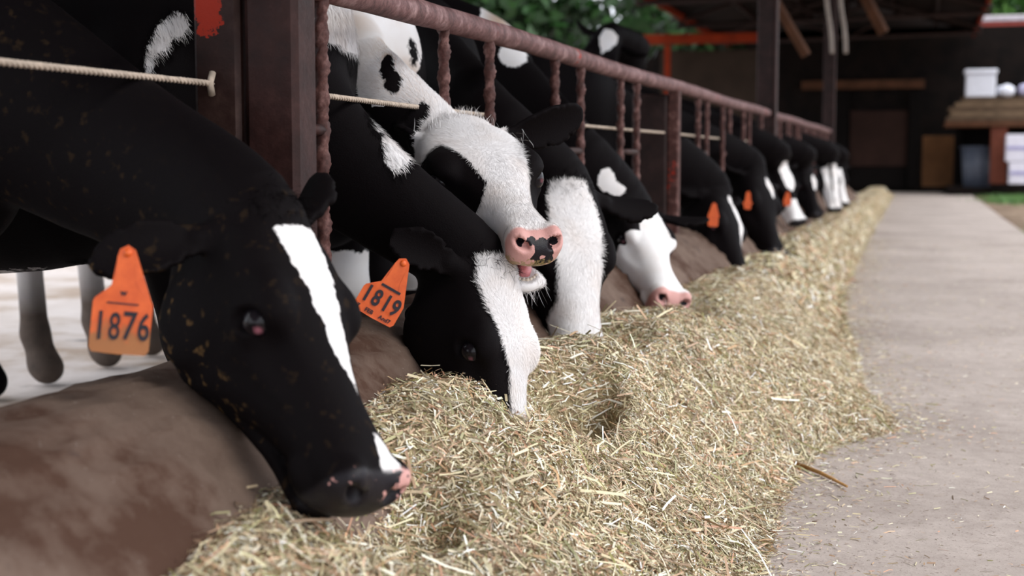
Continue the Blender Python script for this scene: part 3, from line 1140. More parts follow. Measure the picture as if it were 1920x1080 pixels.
fence_panel(-1.7, 2.20, [-1.0, -0.7, -0.05, 0.25], 'rusty feed fence panel left of the nearest post')
fence_panel(2.30, 10.0, [2.345, 3.02, 3.37, 4.02, 4.345, 4.96, 5.26, 6.79, 7.08, 7.67, 7.96, 8.6, 8.9, 9.6],
            'long rusted pipe rail with twisted upright bars right of the nearest post',
            stubs=[(2.29, 2.345, .828), (4.02, 4.345, .80), (4.96, 5.26, .80), (6.79, 7.08, .80), (7.67, 7.96, .8)])
fence_panel(10.15, 16.9, [10.6, 10.9, 11.5, 11.8, 12.4, 12.7, 13.3, 13.6, 14.5, 14.8, 15.4, 15.7, 16.3, 16.6], 'farther pipe rail with upright bars beyond the tall post', near=False)


# ------------------------------------------------------------------ ropes
M['rope'] = plain('sisal_rope', lin(190, 174, 158), 0.85, var=0.25, scale=60)


def rope(p, q, label, sag=0.0, r=0.0056, pitch=0.036):
    p, q = np.array(p, float), np.array(q, float)
    L = np.linalg.norm(q - p)
    n = int(L / pitch * 6.5)
    s = np.linspace(0, 1, n)
    cen = p + (q - p) * s[:, None]
    cen[:, 2] -= sag * 4 * s * (1 - s)
    mid = (p + q) / 2
    root = empty('rope', mid, label, 'rope')
    d = norm(q - p)
    e1 = norm(np.cross(d, (0, 0, 1)))
    e2 = np.cross(d, e1)
    for k in range(3):
        a = s * L / pitch * 2 * np.pi + k * 2 * np.pi / 3
        pts = cen + r * 0.52 * (np.cos(a)[:, None] * e1 + np.sin(a)[:, None] * e2)
        o = MB().tube(pts, r * 0.56, 5).build('strand', M['rope'], None, True, loc=mid)
        child_of(o, root)
    return root


rope((-1.155, -1.4, 0.915), (-1.153, 2.19, 0.904), 'taut twisted cream rope tied to the left side of the nearest post', 0.004)
o = MB().tube([(-1.153, 2.19, .885), (-1.150, 2.178, .904), (-1.151, 2.19, .922)], .006, 8).build('rope_knot', M['rope'], None, True, loc=(-1.153, 2.19, .904))
tag(o, 'frayed rope end knotted at the orange painted post', 'rope')
rope((-1.05, 2.30, 0.893), (-1.06, 6.08, 0.885), 'twisted cream rope behind the upright bars right of the nearest post', 0.006)
rope((-1.05, 6.18, 0.885), (-1.06, 9.95, 0.885), 'pale rope strung behind the farther upright bars', 0.004)
# ------------------------------------------------------------------ hay
EDGE_Y = [-1, 1.0, 2.3, 2.75, 3.2, 3.55, 3.85, 4.15, 4.45, 4.9, 5.5, 6.5, 8.0, 10, 14, 20, 27, 31]
EDGE_X = [-.30, -.32, -.30, -.29, -.30, -.29, -.24, -.06, -.10, -.19, -.23, -.33, -.42, -.45, -.48, -.50, -.52, -.54]
HOLLOWS = []       # (x, y, rx, ry, depth) where the muzzles have eaten into the heap


def vnoise(x, y, seed, f):
    r = np.random.default_rng(seed)
    out = np.zeros_like(x)
    for k in range(5):
        a, b, c = r.uniform(0, 6.28, 3)
        ff = f * r.uniform(0.6, 1.6)
        out += np.sin(x * ff * np.cos(a) + y * ff * np.sin(a) + b) * np.sin(y * ff * 0.8 * np.cos(c) - x * ff * .8 * np.sin(c) + a)
    return out / 3


def hay_z(x, y):
    xe = np.interp(y, EDGE_Y, EDGE_X) + 0.025 * vnoise(y, y * 0, 3, 9.0) + 0.012 * vnoise(y, y * 0, 4, 40.0)
    H = np.interp(y, [.9, 1.5, 2.0, 2.45, 3.3, 3.8, 4.6, 6, 8, 14, 24], [.23, .315, .355, .37, .365, .345, .312, .308, .30, .25, .21]) + 0.02 * vnoise(x * 0.3, y, 5, 2.0)
    H = H * np.clip((31 - y) / 3.5, 0, 1) ** 0.8
    xc = np.interp(y, [2.7, 3.6], [-.80, -.64])
    t = np.clip((x - xc) / (xe - xc), 0, 1.2)
    tc = np.clip(t, 0, 1)
    lane_side = H * (1 - tc ** 1.5) * (1 - .45 * tc)
    kerb_side = H * (1 - 0.10 * ((xc - x) / 0.25) ** 2)
    z = np.where(x > xc, lane_side, kerb_side)
    for hx, hy, rx, ry, d in HOLLOWS:
        z = z - d * np.exp(-(((x - hx) / rx) ** 2 + ((y - hy) / ry) ** 2) ** 1.8)
    z = z + (0.014 * vnoise(x, y, 21, 7.0) + 0.012 * vnoise(x, y, 8, 14.0) + 0.006 * vnoise(x, y, 9, 40.0)) * np.clip(z / 0.1, 0.1, 1)
    return np.where(t >= 1, -0.03, np.maximum(z, 0.004))


def build_hay():
    t = NT('hay_bed')
    v = t.coords()
    n = t.noise(t.coords(scale=(1, 1, 1)), 220, 3, 0.7, 1.5)
    n2 = t.noise(v, 18, 4)
    c = t.ramp(n, [(0.25, lin(112, 94, 66)), (0.45, lin(166, 146, 108)), (0.6, lin(200, 182, 142)), (0.8, lin(222, 208, 176))])
    c = t.mix(t.ramp(n2, [(0.5, (0, 0, 0)), (0.75, (0.45, 0.45, 0.45))]), c, lin(110, 104, 62))
    t.set(Base_Color=c, Roughness=0.9)
    t.bump(n, 0.8, 0.01)
    M['hay_bed'] = t.m
    t = NT('hay_straw')
    col = t.attr('col', 'Color')
    t.set(Base_Color=col, Roughness=0.6)
    M['straw'] = t.m
    root = empty('hay_heap', (-0.6, 4.0, 0.0), 'long windrow of chopped dry hay on the concrete lane below the cows', 'hay')
    r0 = Vector((-0.6, 4.0, 0.0))
    # base
    ys = np.concatenate([np.arange(0.6, 7, 0.022), np.arange(7, 14, 0.06), np.arange(14, 32, 0.2)])
    xs = np.linspace(-0.93, 0.06, 66)
    X, Y = np.meshgrid(xs, ys, indexing='ij')
    V = np.stack([X, Y, hay_z(X, Y) - 0.004], -1).reshape(-1, 3)
    nx, ny = len(xs), len(ys)
    i, j = np.meshgrid(np.arange(nx - 1), np.arange(ny - 1), indexing='ij')
    a = (i * ny + j).ravel()
    Q = np.stack([a, a + ny, a + ny + 1, a + 1], 1)
    Zq = V[:, 2][Q].max(1)
    Q = Q[Zq > 0.0]
    bed = mesh_np('hay_bed', V, Q, M['hay_bed'], None, True, loc=r0)
    child_of(bed, root)
    bed['kind'] = 'stuff'
    pal = np.array([lin(*c)[:3] for c in [(224, 212, 182), (208, 194, 156), (232, 224, 202), (190, 174, 134), (184, 162, 128), (148, 122, 96), (168, 162, 116), (142, 140, 98),
                                         (216, 204, 164), (240, 234, 216), (186, 136, 104), (204, 194, 150), (200, 164, 132), (124, 102, 74), (140, 134, 72), (178, 140, 96)]])
    pw = np.array([.13, .13, .11, .12, .11, .09, .07, .06, .07, .06, .05, .05, .13, .08, .07, .09])
    pw /= pw.sum()

    def straws(name, n, ysamp, length, width, loose=False, seed=1, pitch=0.24, lift=0.006):
        rng = np.random.default_rng(seed)
        y = ysamp(rng, n)
        xe = np.interp(y, EDGE_Y, EDGE_X)
        if loose:
            x = xe + np.abs(rng.normal(0, 0.13, n)) - 0.05
            far = rng.random(n) < 0.28
            x = np.where(far, rng.uniform(-0.3, 1.0, n), x)
        else:
            x = rng.uniform(-0.90, 1, n) * 0
            x = -0.90 + (xe + 0.03 - (-0.90)) * rng.random(n) ** 0.95
        e = 0.012
        z = np.maximum(hay_z(x, y), 0.0)
        ok = np.ones(n, bool)
        gx = (np.maximum(hay_z(x + e, y), 0) - z) / e
        gy = (np.maximum(hay_z(x, y + e), 0) - z) / e
        gx, gy = np.clip(gx, -3, 3), np.clip(gy, -3, 3)
        N = np.stack([-gx, -gy, np.ones(n)], 1)
        N /= np.linalg.norm(N, axis=1, keepdims=True)
        yaw = rng.uniform(0, 2 * np.pi, n)
        D = np.stack([np.cos(yaw), np.sin(yaw), np.zeros(n)], 1)
        D = D - N * (D * N).sum(1, keepdims=True)
        D /= np.linalg.norm(D, axis=1, keepdims=True)
        pt = rng.normal(0, pitch, n)[:, None] * (0.25 if loose else 1)
        D = D * np.cos(pt) + N * np.sin(pt)
        S = np.cross(D, N) + rng.normal(0, 0.5, (n, 3))
        S = S - D * (S * D).sum(1, keepdims=True)
        S /= np.linalg.norm(S, axis=1, keepdims=True)
        L = length * rng.lognormal(0, 0.5, (n, 1))
        L = np.minimum(L, length * 3.2)
        w = width * rng.uniform(0.5, 1.5, (n, 1))
        P = np.stack([x, y, z], 1) + N * (np.abs(rng.normal(0, lift, (n, 1))) + (0.001 if loose else 0))
        bend = np.cross(D, S) * L * rng.normal(0, 0.06, (n, 1))
        A, Bm, Cc = P - D * L / 2, P + bend, P + D * L / 2
        Vv = np.stack([A - S * w / 2, A + S * w / 2, Bm + S * w / 2, Bm - S * w / 2, Cc + S * w / 2, Cc - S * w / 2], 1)
        low = Vv[..., 2].min(1)
        Vv[..., 2] += np.clip(0.0015 - low, 0, None)[:, None]
        Vv = Vv.reshape(-1, 3)
        i = np.arange(n)[:, None] * 6
        q = np.concatenate([i + np.array([[0, 1, 2, 3]]), i + np.array([[3, 2, 4, 5]])])
        ci = rng.choice(len(pal), n, p=pw)
        col = pal[ci] * rng.uniform(0.80, 1.28, (n, 1)) * (1 + 0.14 * vnoise(x, y, 33, 11.0) + 0.08 * vnoise(x, y, 34, 30.0))[:, None]
        col = np.clip((col * 0.86 + 0.14 * col.mean(1, keepdims=True)) * 1.10, 0.01, 0.9)
        o = mesh_np(name, Vv, q, M['straw'], None, False, attrs={'col': np.repeat(col, 6, 0)}, loc=r0 if not loose else None)
        o['kind'] = 'stuff'
        if not loose:
            child_of(o, root)
        return o

    def near(rng, n):
        # density falls off with the distance
        return 0.75 + (6.2 - 0.75) * rng.random(n) ** 1.25

    straws('hay_stalks', 170000, near, 0.016, 0.0019, seed=2)
    straws('long_hay_stems', 7000, near, 0.044, 0.0034, seed=3, pitch=0.22, lift=0.010)
    straws('far_hay_stalks', 52000, lambda r, n: 6.0 + 25 * r.random(n) ** 1.7, 0.040, 0.0055, seed=4)
    o = straws('loose_hay', 22000, lambda r, n: 0.9 + 13 * r.random(n) ** 1.5, 0.0135, 0.0020, loose=True, seed=5)
    tag(o, 'loose bits of hay scattered over the concrete lane', 'hay', kind='stuff')
    return root


def build_twigs():
    # the few long dry stems lying by themselves on the lane
    mt = plain('dry_stem', lin(172, 132, 84), 0.7, var=0.2, scale=30)
    for a, b, lab in (((1490, 868), (1588, 912), 'long dry brown stem lying on the concrete at the hay edge'),
                      ((1440, 832), (1500, 880), 'darker short stem poking out of the hay edge')):
        P = []
        for (px, py) in (a, ((a[0] + b[0]) / 2, (a[1] + b[1]) / 2 - 3), b):
            d0 = at(px, py, 1.0) - CAM_P
            P.append(CAM_P + d0 * ((0.012 - CAM_H) / d0[2]))
        o = MB().tube(P, [.0055, .005, .003], 7).build('dry_stem', mt, None, True, loc=P[1])
        tag(o, lab, 'stem')
# ------------------------------------------------------------------ the cows
def text_mesh(name, s, size, mat, parent, sx=1.0, bold=0.0):
    cu = bpy.data.curves.new(name, 'FONT')
    cu.body = s
    cu.size = size
    cu.align_x = 'CENTER'
    cu.align_y = 'CENTER'
    cu.extrude = 0.0003
    cu.offset = bold
    cu.resolution_u = 4
    o = bpy.data.objects.new(name, cu)
    C.objects.link(o)
    bpy.context.view_layer.update()
    me = bpy.data.meshes.new_from_object(o.evaluated_get(bpy.context.evaluated_depsgraph_get()))
    bpy.data.objects.remove(o)
    bpy.data.curves.remove(cu)
    me.materials.clear()
    me.materials.append(mat)
    for v in me.vertices:
        v.co.x *= sx
    o = bpy.data.objects.new(name, me)
    C.objects.link(o)
    o.parent = parent
    return o


def ear_tag(cw, pos, down, mat, w=0.078, h=0.132, yaw=0.0, texts=(), strokes=(), label=None):
    """flat flexible tag; pos = its stud, down = image direction of the tag's long axis"""
    pos = np.asarray(pos, float)
    vz = CAM_R[:, 0] * down[0] - CAM_R[:, 1] * down[1]
    z = -norm(vz)
    y = norm(CAM_P - pos)                      # face towards the lane
    y = norm(y - z * (y @ z))
    x = np.cross(z, -y)
    c, s = math.cos(yaw), math.sin(yaw)
    x, y = x * c + y * s, -x * s + y * c
    hw = w / 2
    half = [(.010, .004), (.0125, -.006), (.0115, -.020), (.0125, -.034), (.017, -.044), (.027, -.054), (hw - .002, -.061), (hw, -.066), (hw, -h + .006), (hw - .004, -h), (0.0, -h - .001)]
    out = [(0, .010)] + half + [(-a, b) for a, b in half[::-1][1:]]
    n = len(out)
    f = [(a, -0.0011 + 0.9 * a * a + 0.0, b) for a, b in out]
    bk = [(a, 0.0011 + 0.9 * a * a, b) for a, b in out]
    V = f + bk + [(0, -0.0011, -.03), (0, 0.0011, -.03), (0, -.0011, -.095), (0, .0011, -.095)]
    bm = bmesh.new()
    vs = [bm.verts.new(v) for v in f + bk]
    bm.faces.new(vs[:n])
    bm.faces.new(vs[n:][::-1])
    for i in range(n):
        bm.faces.new((vs[i], vs[n + i], vs[n + (i + 1) % n], vs[(i + 1) % n]))
    bmesh.ops.triangulate(bm, faces=[q for q in bm.faces if len(q.verts) > 4])
    bmesh.ops.recalc_face_normals(bm, faces=bm.faces[:])
    t = MB().bm(bm).build('ear_tag', mat, cw.ob)
    Mx = Matrix([[x[i], -y[i], z[i]] for i in range(3)]).to_4x4()     # local -y faces the viewer
    # keep a right-handed frame
    if Mx.to_3x3().determinant() < 0:
        Mx = Matrix([[-x[i], -y[i], z[i]] for i in range(3)]).to_4x4()
    t.matrix_local = Matrix.Translation(pos - cw.root) @ Mx
    if label:
        t['label'] = label
    st = MB().tube([(0, .006, 0), (0, -.001, 0), (0, -.0045, 0)], [.006, .006, .004], 10).build('tag_stud', mat, t, True)
    rot = Matrix.Rotation(math.pi / 2, 4, 'X')
    for (s, sz, px, pz, sx, bold) in texts:
        o = text_mesh('tag_number', s, sz, M['ink'], t, sx, bold)
        o.matrix_local = Matrix.Translation((px, -0.0017, pz)) @ rot
    for (x0, z0, x1, z1, r) in strokes:
        MB().box(min(x0, x1), max(x0, x1), -.0019, -.0012, min(z0, z1) - r, max(z0, z1) + r, 0).build('tag_mark', M['ink'], t)
    return t


def region_of(cw, lo=-30, hi=56, ears=True, white_only=None):
    H = cw.H
    r = (H[:, 0] > lo) & (H[:, 0] < hi) & (np.abs(H[:, 1]) < 26) & (H[:, 2] > -34)
    sk = np.empty(len(H), np.float32)
    cw.ob.data.attributes['skin'].data.foreach_get('value', sk)
    r &= sk < 0.3
    if white_only is not None:
        r &= cw.white > white_only
    return r


def tuft(cw, n, base, spread, dirn, length, white, seed, name='hair_tuft', width=0.0008, curl=0.3):
    """longer loose hair: ear fringe, forelock, chin whiskers"""
    rng = np.random.default_rng(seed)
    b = cw.to_world(base)
    H0 = np.asarray(base, float) + rng.normal(0, 1, (n, 3)) * np.asarray(spread)
    P = H0 @ cw.R.T * cw.u + cw.poll
    # settle the roots on the skin
    from mathutils.kdtree import KDTree
    sel = np.where(np.linalg.norm(cw.W - b, axis=1) < 0.14)[0]
    kd = KDTree(len(sel))
    for k, ix in enumerate(sel):
        kd.insert(cw.W[ix], k)
    kd.balance()
    P = np.array([kd.find(p)[0] for p in P])
    D = (np.asarray(dirn, float) + rng.normal(0, curl, (n, 3))) @ cw.R.T
    D /= np.linalg.norm(D, axis=1, keepdims=True)
    L = length * rng.uniform(0.5, 1.2, (n, 1))
    S = np.cross(D, rng.normal(0, 1, (n, 3)))
    S /= np.linalg.norm(S, axis=1, keepdims=True)
    mid = P + D * L * .55 + rng.normal(0, 1, (n, 3)) * L * .06
    tip = P + D * L + np.array([0, 0, -1.0]) * L * 0.12
    w = width
    V = np.stack([P - S * w * .5, P + S * w * .5, mid + S * w * .4, mid - S * w * .4, tip], 1).reshape(-1, 3) - cw.root
    i = np.arange(n)[:, None] * 5
    o = mesh_np(name, V, [i + np.array([[0, 1, 2, 3]]), i + np.array([[3, 2, 4]])], M['fur'], cw.ob, True,
                attrs={'white': np.full(n * 5, white, float), 'tan': np.zeros(n * 5), 'skin': np.zeros(n * 5), 'mud': np.zeros(n * 5)})
    o['kind'] = 'stuff'
    return o


R = math.radians
GRP = 'cows eating from the hay heap'

# --- nearest cow, ear tag 1876
A = make_cow('black cow with narrow white blaze and soiled orange ear tag 1876, nearest the camera',
             at(520, 380, 2.02), at(752, 896, 1.84), R(34), (-1.76, 2.04), 0.0, voxel=0.0108, subdiv=1, size=1.03, mud=1.0, pink=.95, jz=1.25, fz=1.06, mz=1.04,
             white=either(blaze([(7, -.2, 4.6), (12, -.2, 4.2), (18, 0.2, 3.2), (23, .8, 2.4), (27, 1.2, 2.0), (31, 1.6, 1.0), (34, 1.8, 0.2)], -6),
                          blaze([(41.5, 2.0, .4), (43.5, 2.0, 1.4), (47, 2.2, 1.8), (50, 2.2, 1.6), (53, 2.2, 1.2)], -8)),
             spots=[(-3, -6, 7), (0, -10, 7), (4, -10, 5), (-6, -11, 6), (5, -13, 5), (-4, -14, 6)], neck_mid=at(212, 292, 2.24),
             ears={'r': dict(dir=(-.02, .80, -.60), open=(.15, .62, .78), len=1.25, base=(2.5, 7.6, -7.0)), 'l': dict(dir=(-.80, .66, .30), open=(.55, .55, -.2), len=.95)}, group=GRP)
ear_tag(A, at(240, 474, 1.84), (-0.10, 1), M['tag_dirty'], w=.076, h=.131, yaw=-0.15,
        texts=[('1', .052, -.026, -.098, .62, .0007), ('8', .050, -.0075, -.098, .62, .0004), ('7', .052, .011, -.096, .72, .0006), ('6', .050, .0295, -.096, .66, .0006), ('w', .012, 0, -.052, 1, .0003)],
        strokes=[(-.020, -.066, .020, -.066, .0009)], label='orange ear tag soiled along its lower edge, number 1876')

# --- 1819
Bc = make_cow('black cow with broad white face and clean orange ear tag 1819, nose in the hay',
              at(935, 488, 2.70), at(1020, 915, 2.56), R(34), (-1.42, 2.70), 0.0, voxel=0.0108, subdiv=1, size=1.07, mud=0.04,
              white=either(blaze([(1, -.4, 5.4), (6, -.4, 7.0), (12, .4, 7.4), (18, 2.2, 6.8), (24, 3.0, 5.6), (32, 3.0, 5.6), (40, 1.5, 7.5), (53, 0, 9)], -7)),
              neck_mid=at(604, 284, 2.80), neck_r=.86, nhr=.92, spots=[(0, -6, 2)],
              blobs=[(1, at(358, 66, 2.85), (.022, .4, .026)), (1, at(334, 92, 2.85), (.015, .4, .038)), (1, at(655, 20, 2.86), (.16, .2, .085)), (1, at(700, 90, 2.8), (.045, .2, .08)), (1, at(722, 190, 2.72), (.035, .2, .06)), (1, at(745, 265, 2.7), (.028, .2, .055)),
                     (1, at(318, 128, 2.85), (.008, .4, .035)), (1, at(725, 650, 2.55), (.03, .1, .09))],
              ears={'r': dict(dir=(-.52, .75, -.42), open=(.30, .70, .55), len=1.12), 'l': dict(dir=(-.4, .85, -.1), open=(.8, .3, -.4), len=.8)}, group=GRP)
ear_tag(Bc, at(756, 494, 2.42), (-0.50, 0.86), M['tag_clean'], w=.078, h=.106, yaw=0.1,
        texts=[('1', .040, -.027, -.074, .75, .0012), ('8', .040, -.009, -.074, .75, .0010), ('1', .040, .010, -.074, .75, .0012), ('9', .040, .027, -.074, .75, .0010),
               ('7', .010, -.031, -.099, 1, .0003), ('FEB', .010, -.010, -.099, 1, .0003), ('And7', .010, .020, -.099, 1, .0003)],
        strokes=[(-.014, -.048, .022, -.048, .0022)], label='clean orange ear tag, number 1819')

# --- white forehead, mouth open, looking at the camera
Cc_ = make_cow('cow with white forehead, black eye patches and spotted pink nose, mouth open, looking out',
               at(862, 224, 3.07), at(1016, 418, 2.63), R(50), (-1.52, 3.42), 0.0, voxel=0.0108, subdiv=2, size=1.06, mud=0.03, jaw=0.12, jz=1.0,
               white=either(blaze([(-4, 0, 12), (3, -.2, 9.4), (9, 0, 8.8), (14, .4, 7.6), (19, 1.2, 6.0), (24, 1.5, 5.2), (28, 1.8, 4.8), (31, 1.2, 6.0), (34, 0, 14), (54, 0, 14)], -9), blaze([(33, 0, 14), (54, 0, 14)], -40)),
               neck_mid=at(684, 170, 3.22), mz=.69, fz=1.14, nh=(0, -3), nhr=.86, neck_r=0.86,
               blobs=[(1, at(772, 110, 3.05), (.13, .3, .26)), (1, at(700, 20, 3.3), (.20, .35, .2)), (1, at(800, 200, 3.1), (.07, .2, .09)), (-1, at(762, 222, 3.06), (.035, .10, .032)), (-1, at(792, 208, 3.06), (.016, .10, .02)),
                      (-1, at(722, 112, 3.05), (.018, .1, .04)), (-1, at(735, 150, 3.05), (.022, .1, .03)), (-1, at(800, 60, 3.4), (.07, .2, .14))],
               tans=[(at(742, 80, 3.1), (.05, .5, .05), .85), (at(640, 20, 3.1), (.06, .5, .05), .6), (at(770, 140, 3.1), (.10, .5, .08), .35)],
               spots=[(-2.6, -4.6, .9), (-1.4, -4.4, 1.0), (0, -5.2, 1.5), (1.8, -5.0, 1.4), (3.2, -4.6, .9), (.6, -7.0, 1.6), (2.4, -7.2, 1.6), (-.8, -8.6, 1.3), (1.2, -9.8, 1.5), (2.8, -9.4, 1.3), (-.5, -10.8, 1.2)], feed=0.9,
               ears={'l': dict(dir=(-.05, .95, .25), open=(1, .15, .05), len=1.22, base=(2.5, 8.0, -4.0)), 'r': dict(dir=(-.85, .55, -.15), open=(.6, .6, -.2), len=.6)}, group=GRP)

# --- white blaze, black ear pointing to the lane
D = make_cow('cow with broad white blaze and black cheeks eating right behind the open mouthed cow',
             at(1066, 335, 3.62), at(1118, 700, 3.36), R(66), (-1.60, 4.16), 0.0, voxel=0.0122, subdiv=1, size=1.08, mud=0.03,
             white=either(blaze([(2.5, -.5, 4.2), (6, -.3, 5.6), (14, 0, 6.0), (22, .3, 5.4), (30, .4, 5.4), (36, 0, 8), (53, 0, 10)], -9)),
             neck_mid=at(892, 235, 3.80), spots=[(0, -20, 1)],
             ears={'l': dict(dir=(.10, .98, -.05), open=(.30, .1, -.90), len=1.05), 'r': dict(dir=(-.5, .75, -.4), open=(.3, .7, .5), len=.9)}, group=GRP)

# --- white face with pink nose, in profile
E = make_cow('cow with white face and clean pink nose lifted over the hay, both black ears spread',
             at(1194, 368, 4.84), at(1278, 545, 4.46), R(42), (-1.62, 4.9), 0.0, voxel=0.0122, subdiv=1, size=1.08, mud=.02,
             white=either(blaze([(5, 0.8, 4.2), (12, .6, 5.0), (20, .6, 5.6), (26, 0, 8), (30, 0, 12), (53, 0, 14)], -8), blaze([(22, 0, 14), (53, 0, 14)], -40)),
             neck_mid=at(1066, 304, 4.80), spots=[(3.8, -7.5, 1.1), (-3.9, -4.5, .6)],
             blobs=[(1, at(1136, 338, 4.75), (.030, .25, .040)), (1, at(1155, 354, 4.75), (.036, .25, .022)), (1, at(935, 15, 4.9), (.07, .3, .12)), (1, at(962, 100, 4.85), (.05, .3, .05))],
             tans=[(at(935, 18, 4.9), (.05, .3, .10), .8)],
             ears={'l': dict(dir=(.30, .90, .30), open=(.30, .1, -.90), len=1.25), 'r': dict(dir=(-.85, .40, .25), open=(.3, .9, .1), len=1.05)}, group=GRP)

# --- farther cows, same build, coarser
Fc = make_cow('black cow with white nose stripe and plain orange ear tag beside the short rusted post',
              at(1356, 362, 6.72), at(1416, 524, 6.42), R(24), (-1.66, 6.42), 0.0, voxel=0.014, subdiv=1, size=1.06, mud=0.03, ear_th=.8, jz=1.28, fz=1.1,
              white=blaze([(4, 2.0, 2.0), (10, 3.6, 2.8), (18, 4.6, 1.8), (30, 4.0, 1.2), (40, 3.4, 1.4), (48, 2.8, 2.0), (53, 2.0, 2)], -6),
              neck_mid=at(1294, 336, 6.75), blobs=[(1, at(1385, 165, 6.8), (.2, .3, .06))],
              ears={'r': dict(dir=(-.35, .8, -.42), open=(.3, .7, .5), len=.9), 'l': dict(dir=(-.6, .75, .1), open=(.7, .3, -.3), len=.9)}, group=GRP)
ear_tag(Fc, at(1339, 384, 6.44), (-.06, 1), M['tag_clean'], w=.046, h=.098, label='plain orange ear tag')
Gc = make_cow('black cow with small white forehead spot and orange ear tag, mid distance',
              at(1424, 320, 7.8), at(1474, 474, 7.5), R(34), (-1.86, 7.42), 0.0, voxel=0.015, subdiv=1, size=1.06, ear_th=.9, mud=.02, jz=1.28, fz=1.1,
              white=blaze([(6, 2.2, 1.0), (9, 2.4, 2.4), (13, 2.8, 1.6), (16, 3, .4)], -6), neck_mid=at(1362, 300, 7.85), group=GRP)
ear_tag(Gc, at(1403, 362, 7.5), (-.05, 1), M['tag_clean'], w=.036, h=.085, label='orange ear tag')
Hc = make_cow('black cow with long white blaze and white muzzle just before the tall dark post',
              at(1464, 308, 9.3), at(1507, 414, 9.15), R(48), (-2.02, 9.1), 0.0, neck_r=.82, jz=1.25, voxel=0.015, subdiv=1, size=1.06, ear_th=1.0, mud=.02,
              white=either(blaze([(3, .5, 4.5), (12, .8, 5.5), (20, .8, 4.2), (23, .8, .5)], -7), blaze([(31, 0, 4), (38, 0, 7), (53, 0, 10)], -30)), neck_mid=at(1425, 275, 9.2), group=GRP)
ear_tag(Hc, at(1477, 362, 8.95), (-.05, 1), M['tag_clean'], w=.044, h=.08, label='orange ear tag')
Ic = make_cow('black cow with small white brow mark, first one past the tall dark post',
              at(1512, 306, 11.1), at(1541, 402, 10.95), R(40), (-2.02, 10.9), 0.0, neck_r=.82, jz=1.25, voxel=0.017, subdiv=1, size=1.06, ear_th=1.2, mud=.02,
              white=blaze([(13, 2, 1), (17, 2.5, 3.2), (24, 2.5, 2), (26, 2, .4)], -6), neck_mid=at(1485, 285, 11.0), group=GRP)
Jc = make_cow('cow with two white facial stripes, second one past the tall dark post',
              at(1553, 305, 12.8), at(1570, 392, 12.6), R(70), (-2.02, 12.6), 0.0, neck_r=.82, jz=1.25, voxel=0.018, subdiv=1, size=1.06, ear_th=1.2, mud=.02,
              white=either(blaze([(6, -4.5, 3.0), (53, -3, 3)], -12), blaze([(6, 4.5, 3.0), (53, 3, 3)], -12)), neck_mid=at(1530, 280, 12.7), group=GRP)
Kc = make_cow('last feeding cow deep in the barn with a white cheek',
              at(1574, 307, 14.6), at(1590, 382, 14.45), R(45), (-2.02, 14.4), 0.0, neck_r=.82, jz=1.25, voxel=0.020, subdiv=1, size=1.06, ear_th=1.3, mud=.02,
              white=blaze([(8, -3, 3.0), (30, -3, 5), (53, -1, 7)], -14), neck_mid=at(1555, 285, 14.5), group=GRP)
# --- a cow behind, head raised over the rail
Lc = make_cow('black cow with white forehead star, head raised above the rail behind the feeding cows',
              at(1146, 62, 8.35), at(1092, 178, 8.05), R(90), (-2.55, 8.24), 0.0, voxel=0.015, subdiv=1, size=1.0, ear_th=.9, mud=.02,
              white=either(blaze([(2, 0, 4.5), (7, 0, 5.0), (12, 0, 3.2), (17, 0, .5)], -7), blaze([(34, -3, 3), (40, 0, 9), (53, 0, 10)], -30)),
              blobs=[(1, at(1085, 150, 8.3), (.08, .3, .10))], tans=[(at(1080, 135, 8.2), (.1, .2, .08), .8)],
              ears={'l': dict(dir=(-.05, .99, .02), open=(.85, 0, -.4), len=1.0), 'r': dict(dir=(-.3, .9, -.2), open=(.8, .1, -.4), len=.9)},
              neck_mid=at(1175, 120, 8.75), group='cows standing behind the feed line')

# --- hair
wC = region_of(Cc_, -22, 47, white_only=-0.6)
add_fur(Cc_, 46000, wC, 0.011, 0.00055, 0.28, seed=4)
wB = region_of(Bc, -2, 47, white_only=-0.8)
add_fur(Bc, 30000, wB, 0.011, 0.00055, 0.28, seed=5)
wD = region_of(D, -4, 47, white_only=-0.8)
add_fur(D, 16000, wD, 0.011, 0.0007, 0.28, seed=6)
bw = (Bc.H[:, 0] < -6) & (Bc.white > -1.5) & (Bc.W[:, 0] > -1.75) & (Bc.W[:, 2] > .55)
add_fur(Bc, 9000, bw, 0.018, 0.0008, 0.4, name='mane_hair', seed=7, flow=lambda P, rng: np.tile(np.array([.45, -.15, -.85]), (len(P), 1)) + rng.normal(0, .25, P.shape))
tuft(Cc_, 130, (0.5, 0, -.5), (1.2, 4.0, .8), (-.55, 0, .75), .028, 6, 11, 'forelock')
tuft(Bc, 160, (0.5, .5, -.5), (1.5, 4.0, .8), (.5, -.3, .5), .028, -6, 12, 'forelock')
tuft(D, 140, (1.0, 0, -.3), (1.6, 4.0, .8), (.6, 0, .5), .03, -6, 13, 'forelock')
tuft(A, 160, (1.0, 0, -.5), (1.6, 4.0, .8), (.6, -.2, .5), .026, -6, 14, 'forelock')
tuft(Cc_, 70, (44.0, 0, -15.5), (2.0, 2.4, .8), (.55, .1, -.8), .035, 6, 15, 'chin_whiskers', .0006, .35)
fr = Cc_.ears[0]
tuft(Cc_, 20, tuple(fr[0] + fr[1] * 3), (1.2, 2.0, 1.2), (.5, .6, -.3), .028, 3, 16, 'ear_fringe', .0006, .3)

# --- tongue and lower teeth of the open mouth (follow the hinged jaw)
def jaw_pt(p, ang):
    c, s = math.cos(-ang), math.sin(-ang)
    x, z = p[0] - 9.0, p[2] + 17.0
    return (x * c - z * s + 9.0, p[1], x * s + z * c - 17.0)


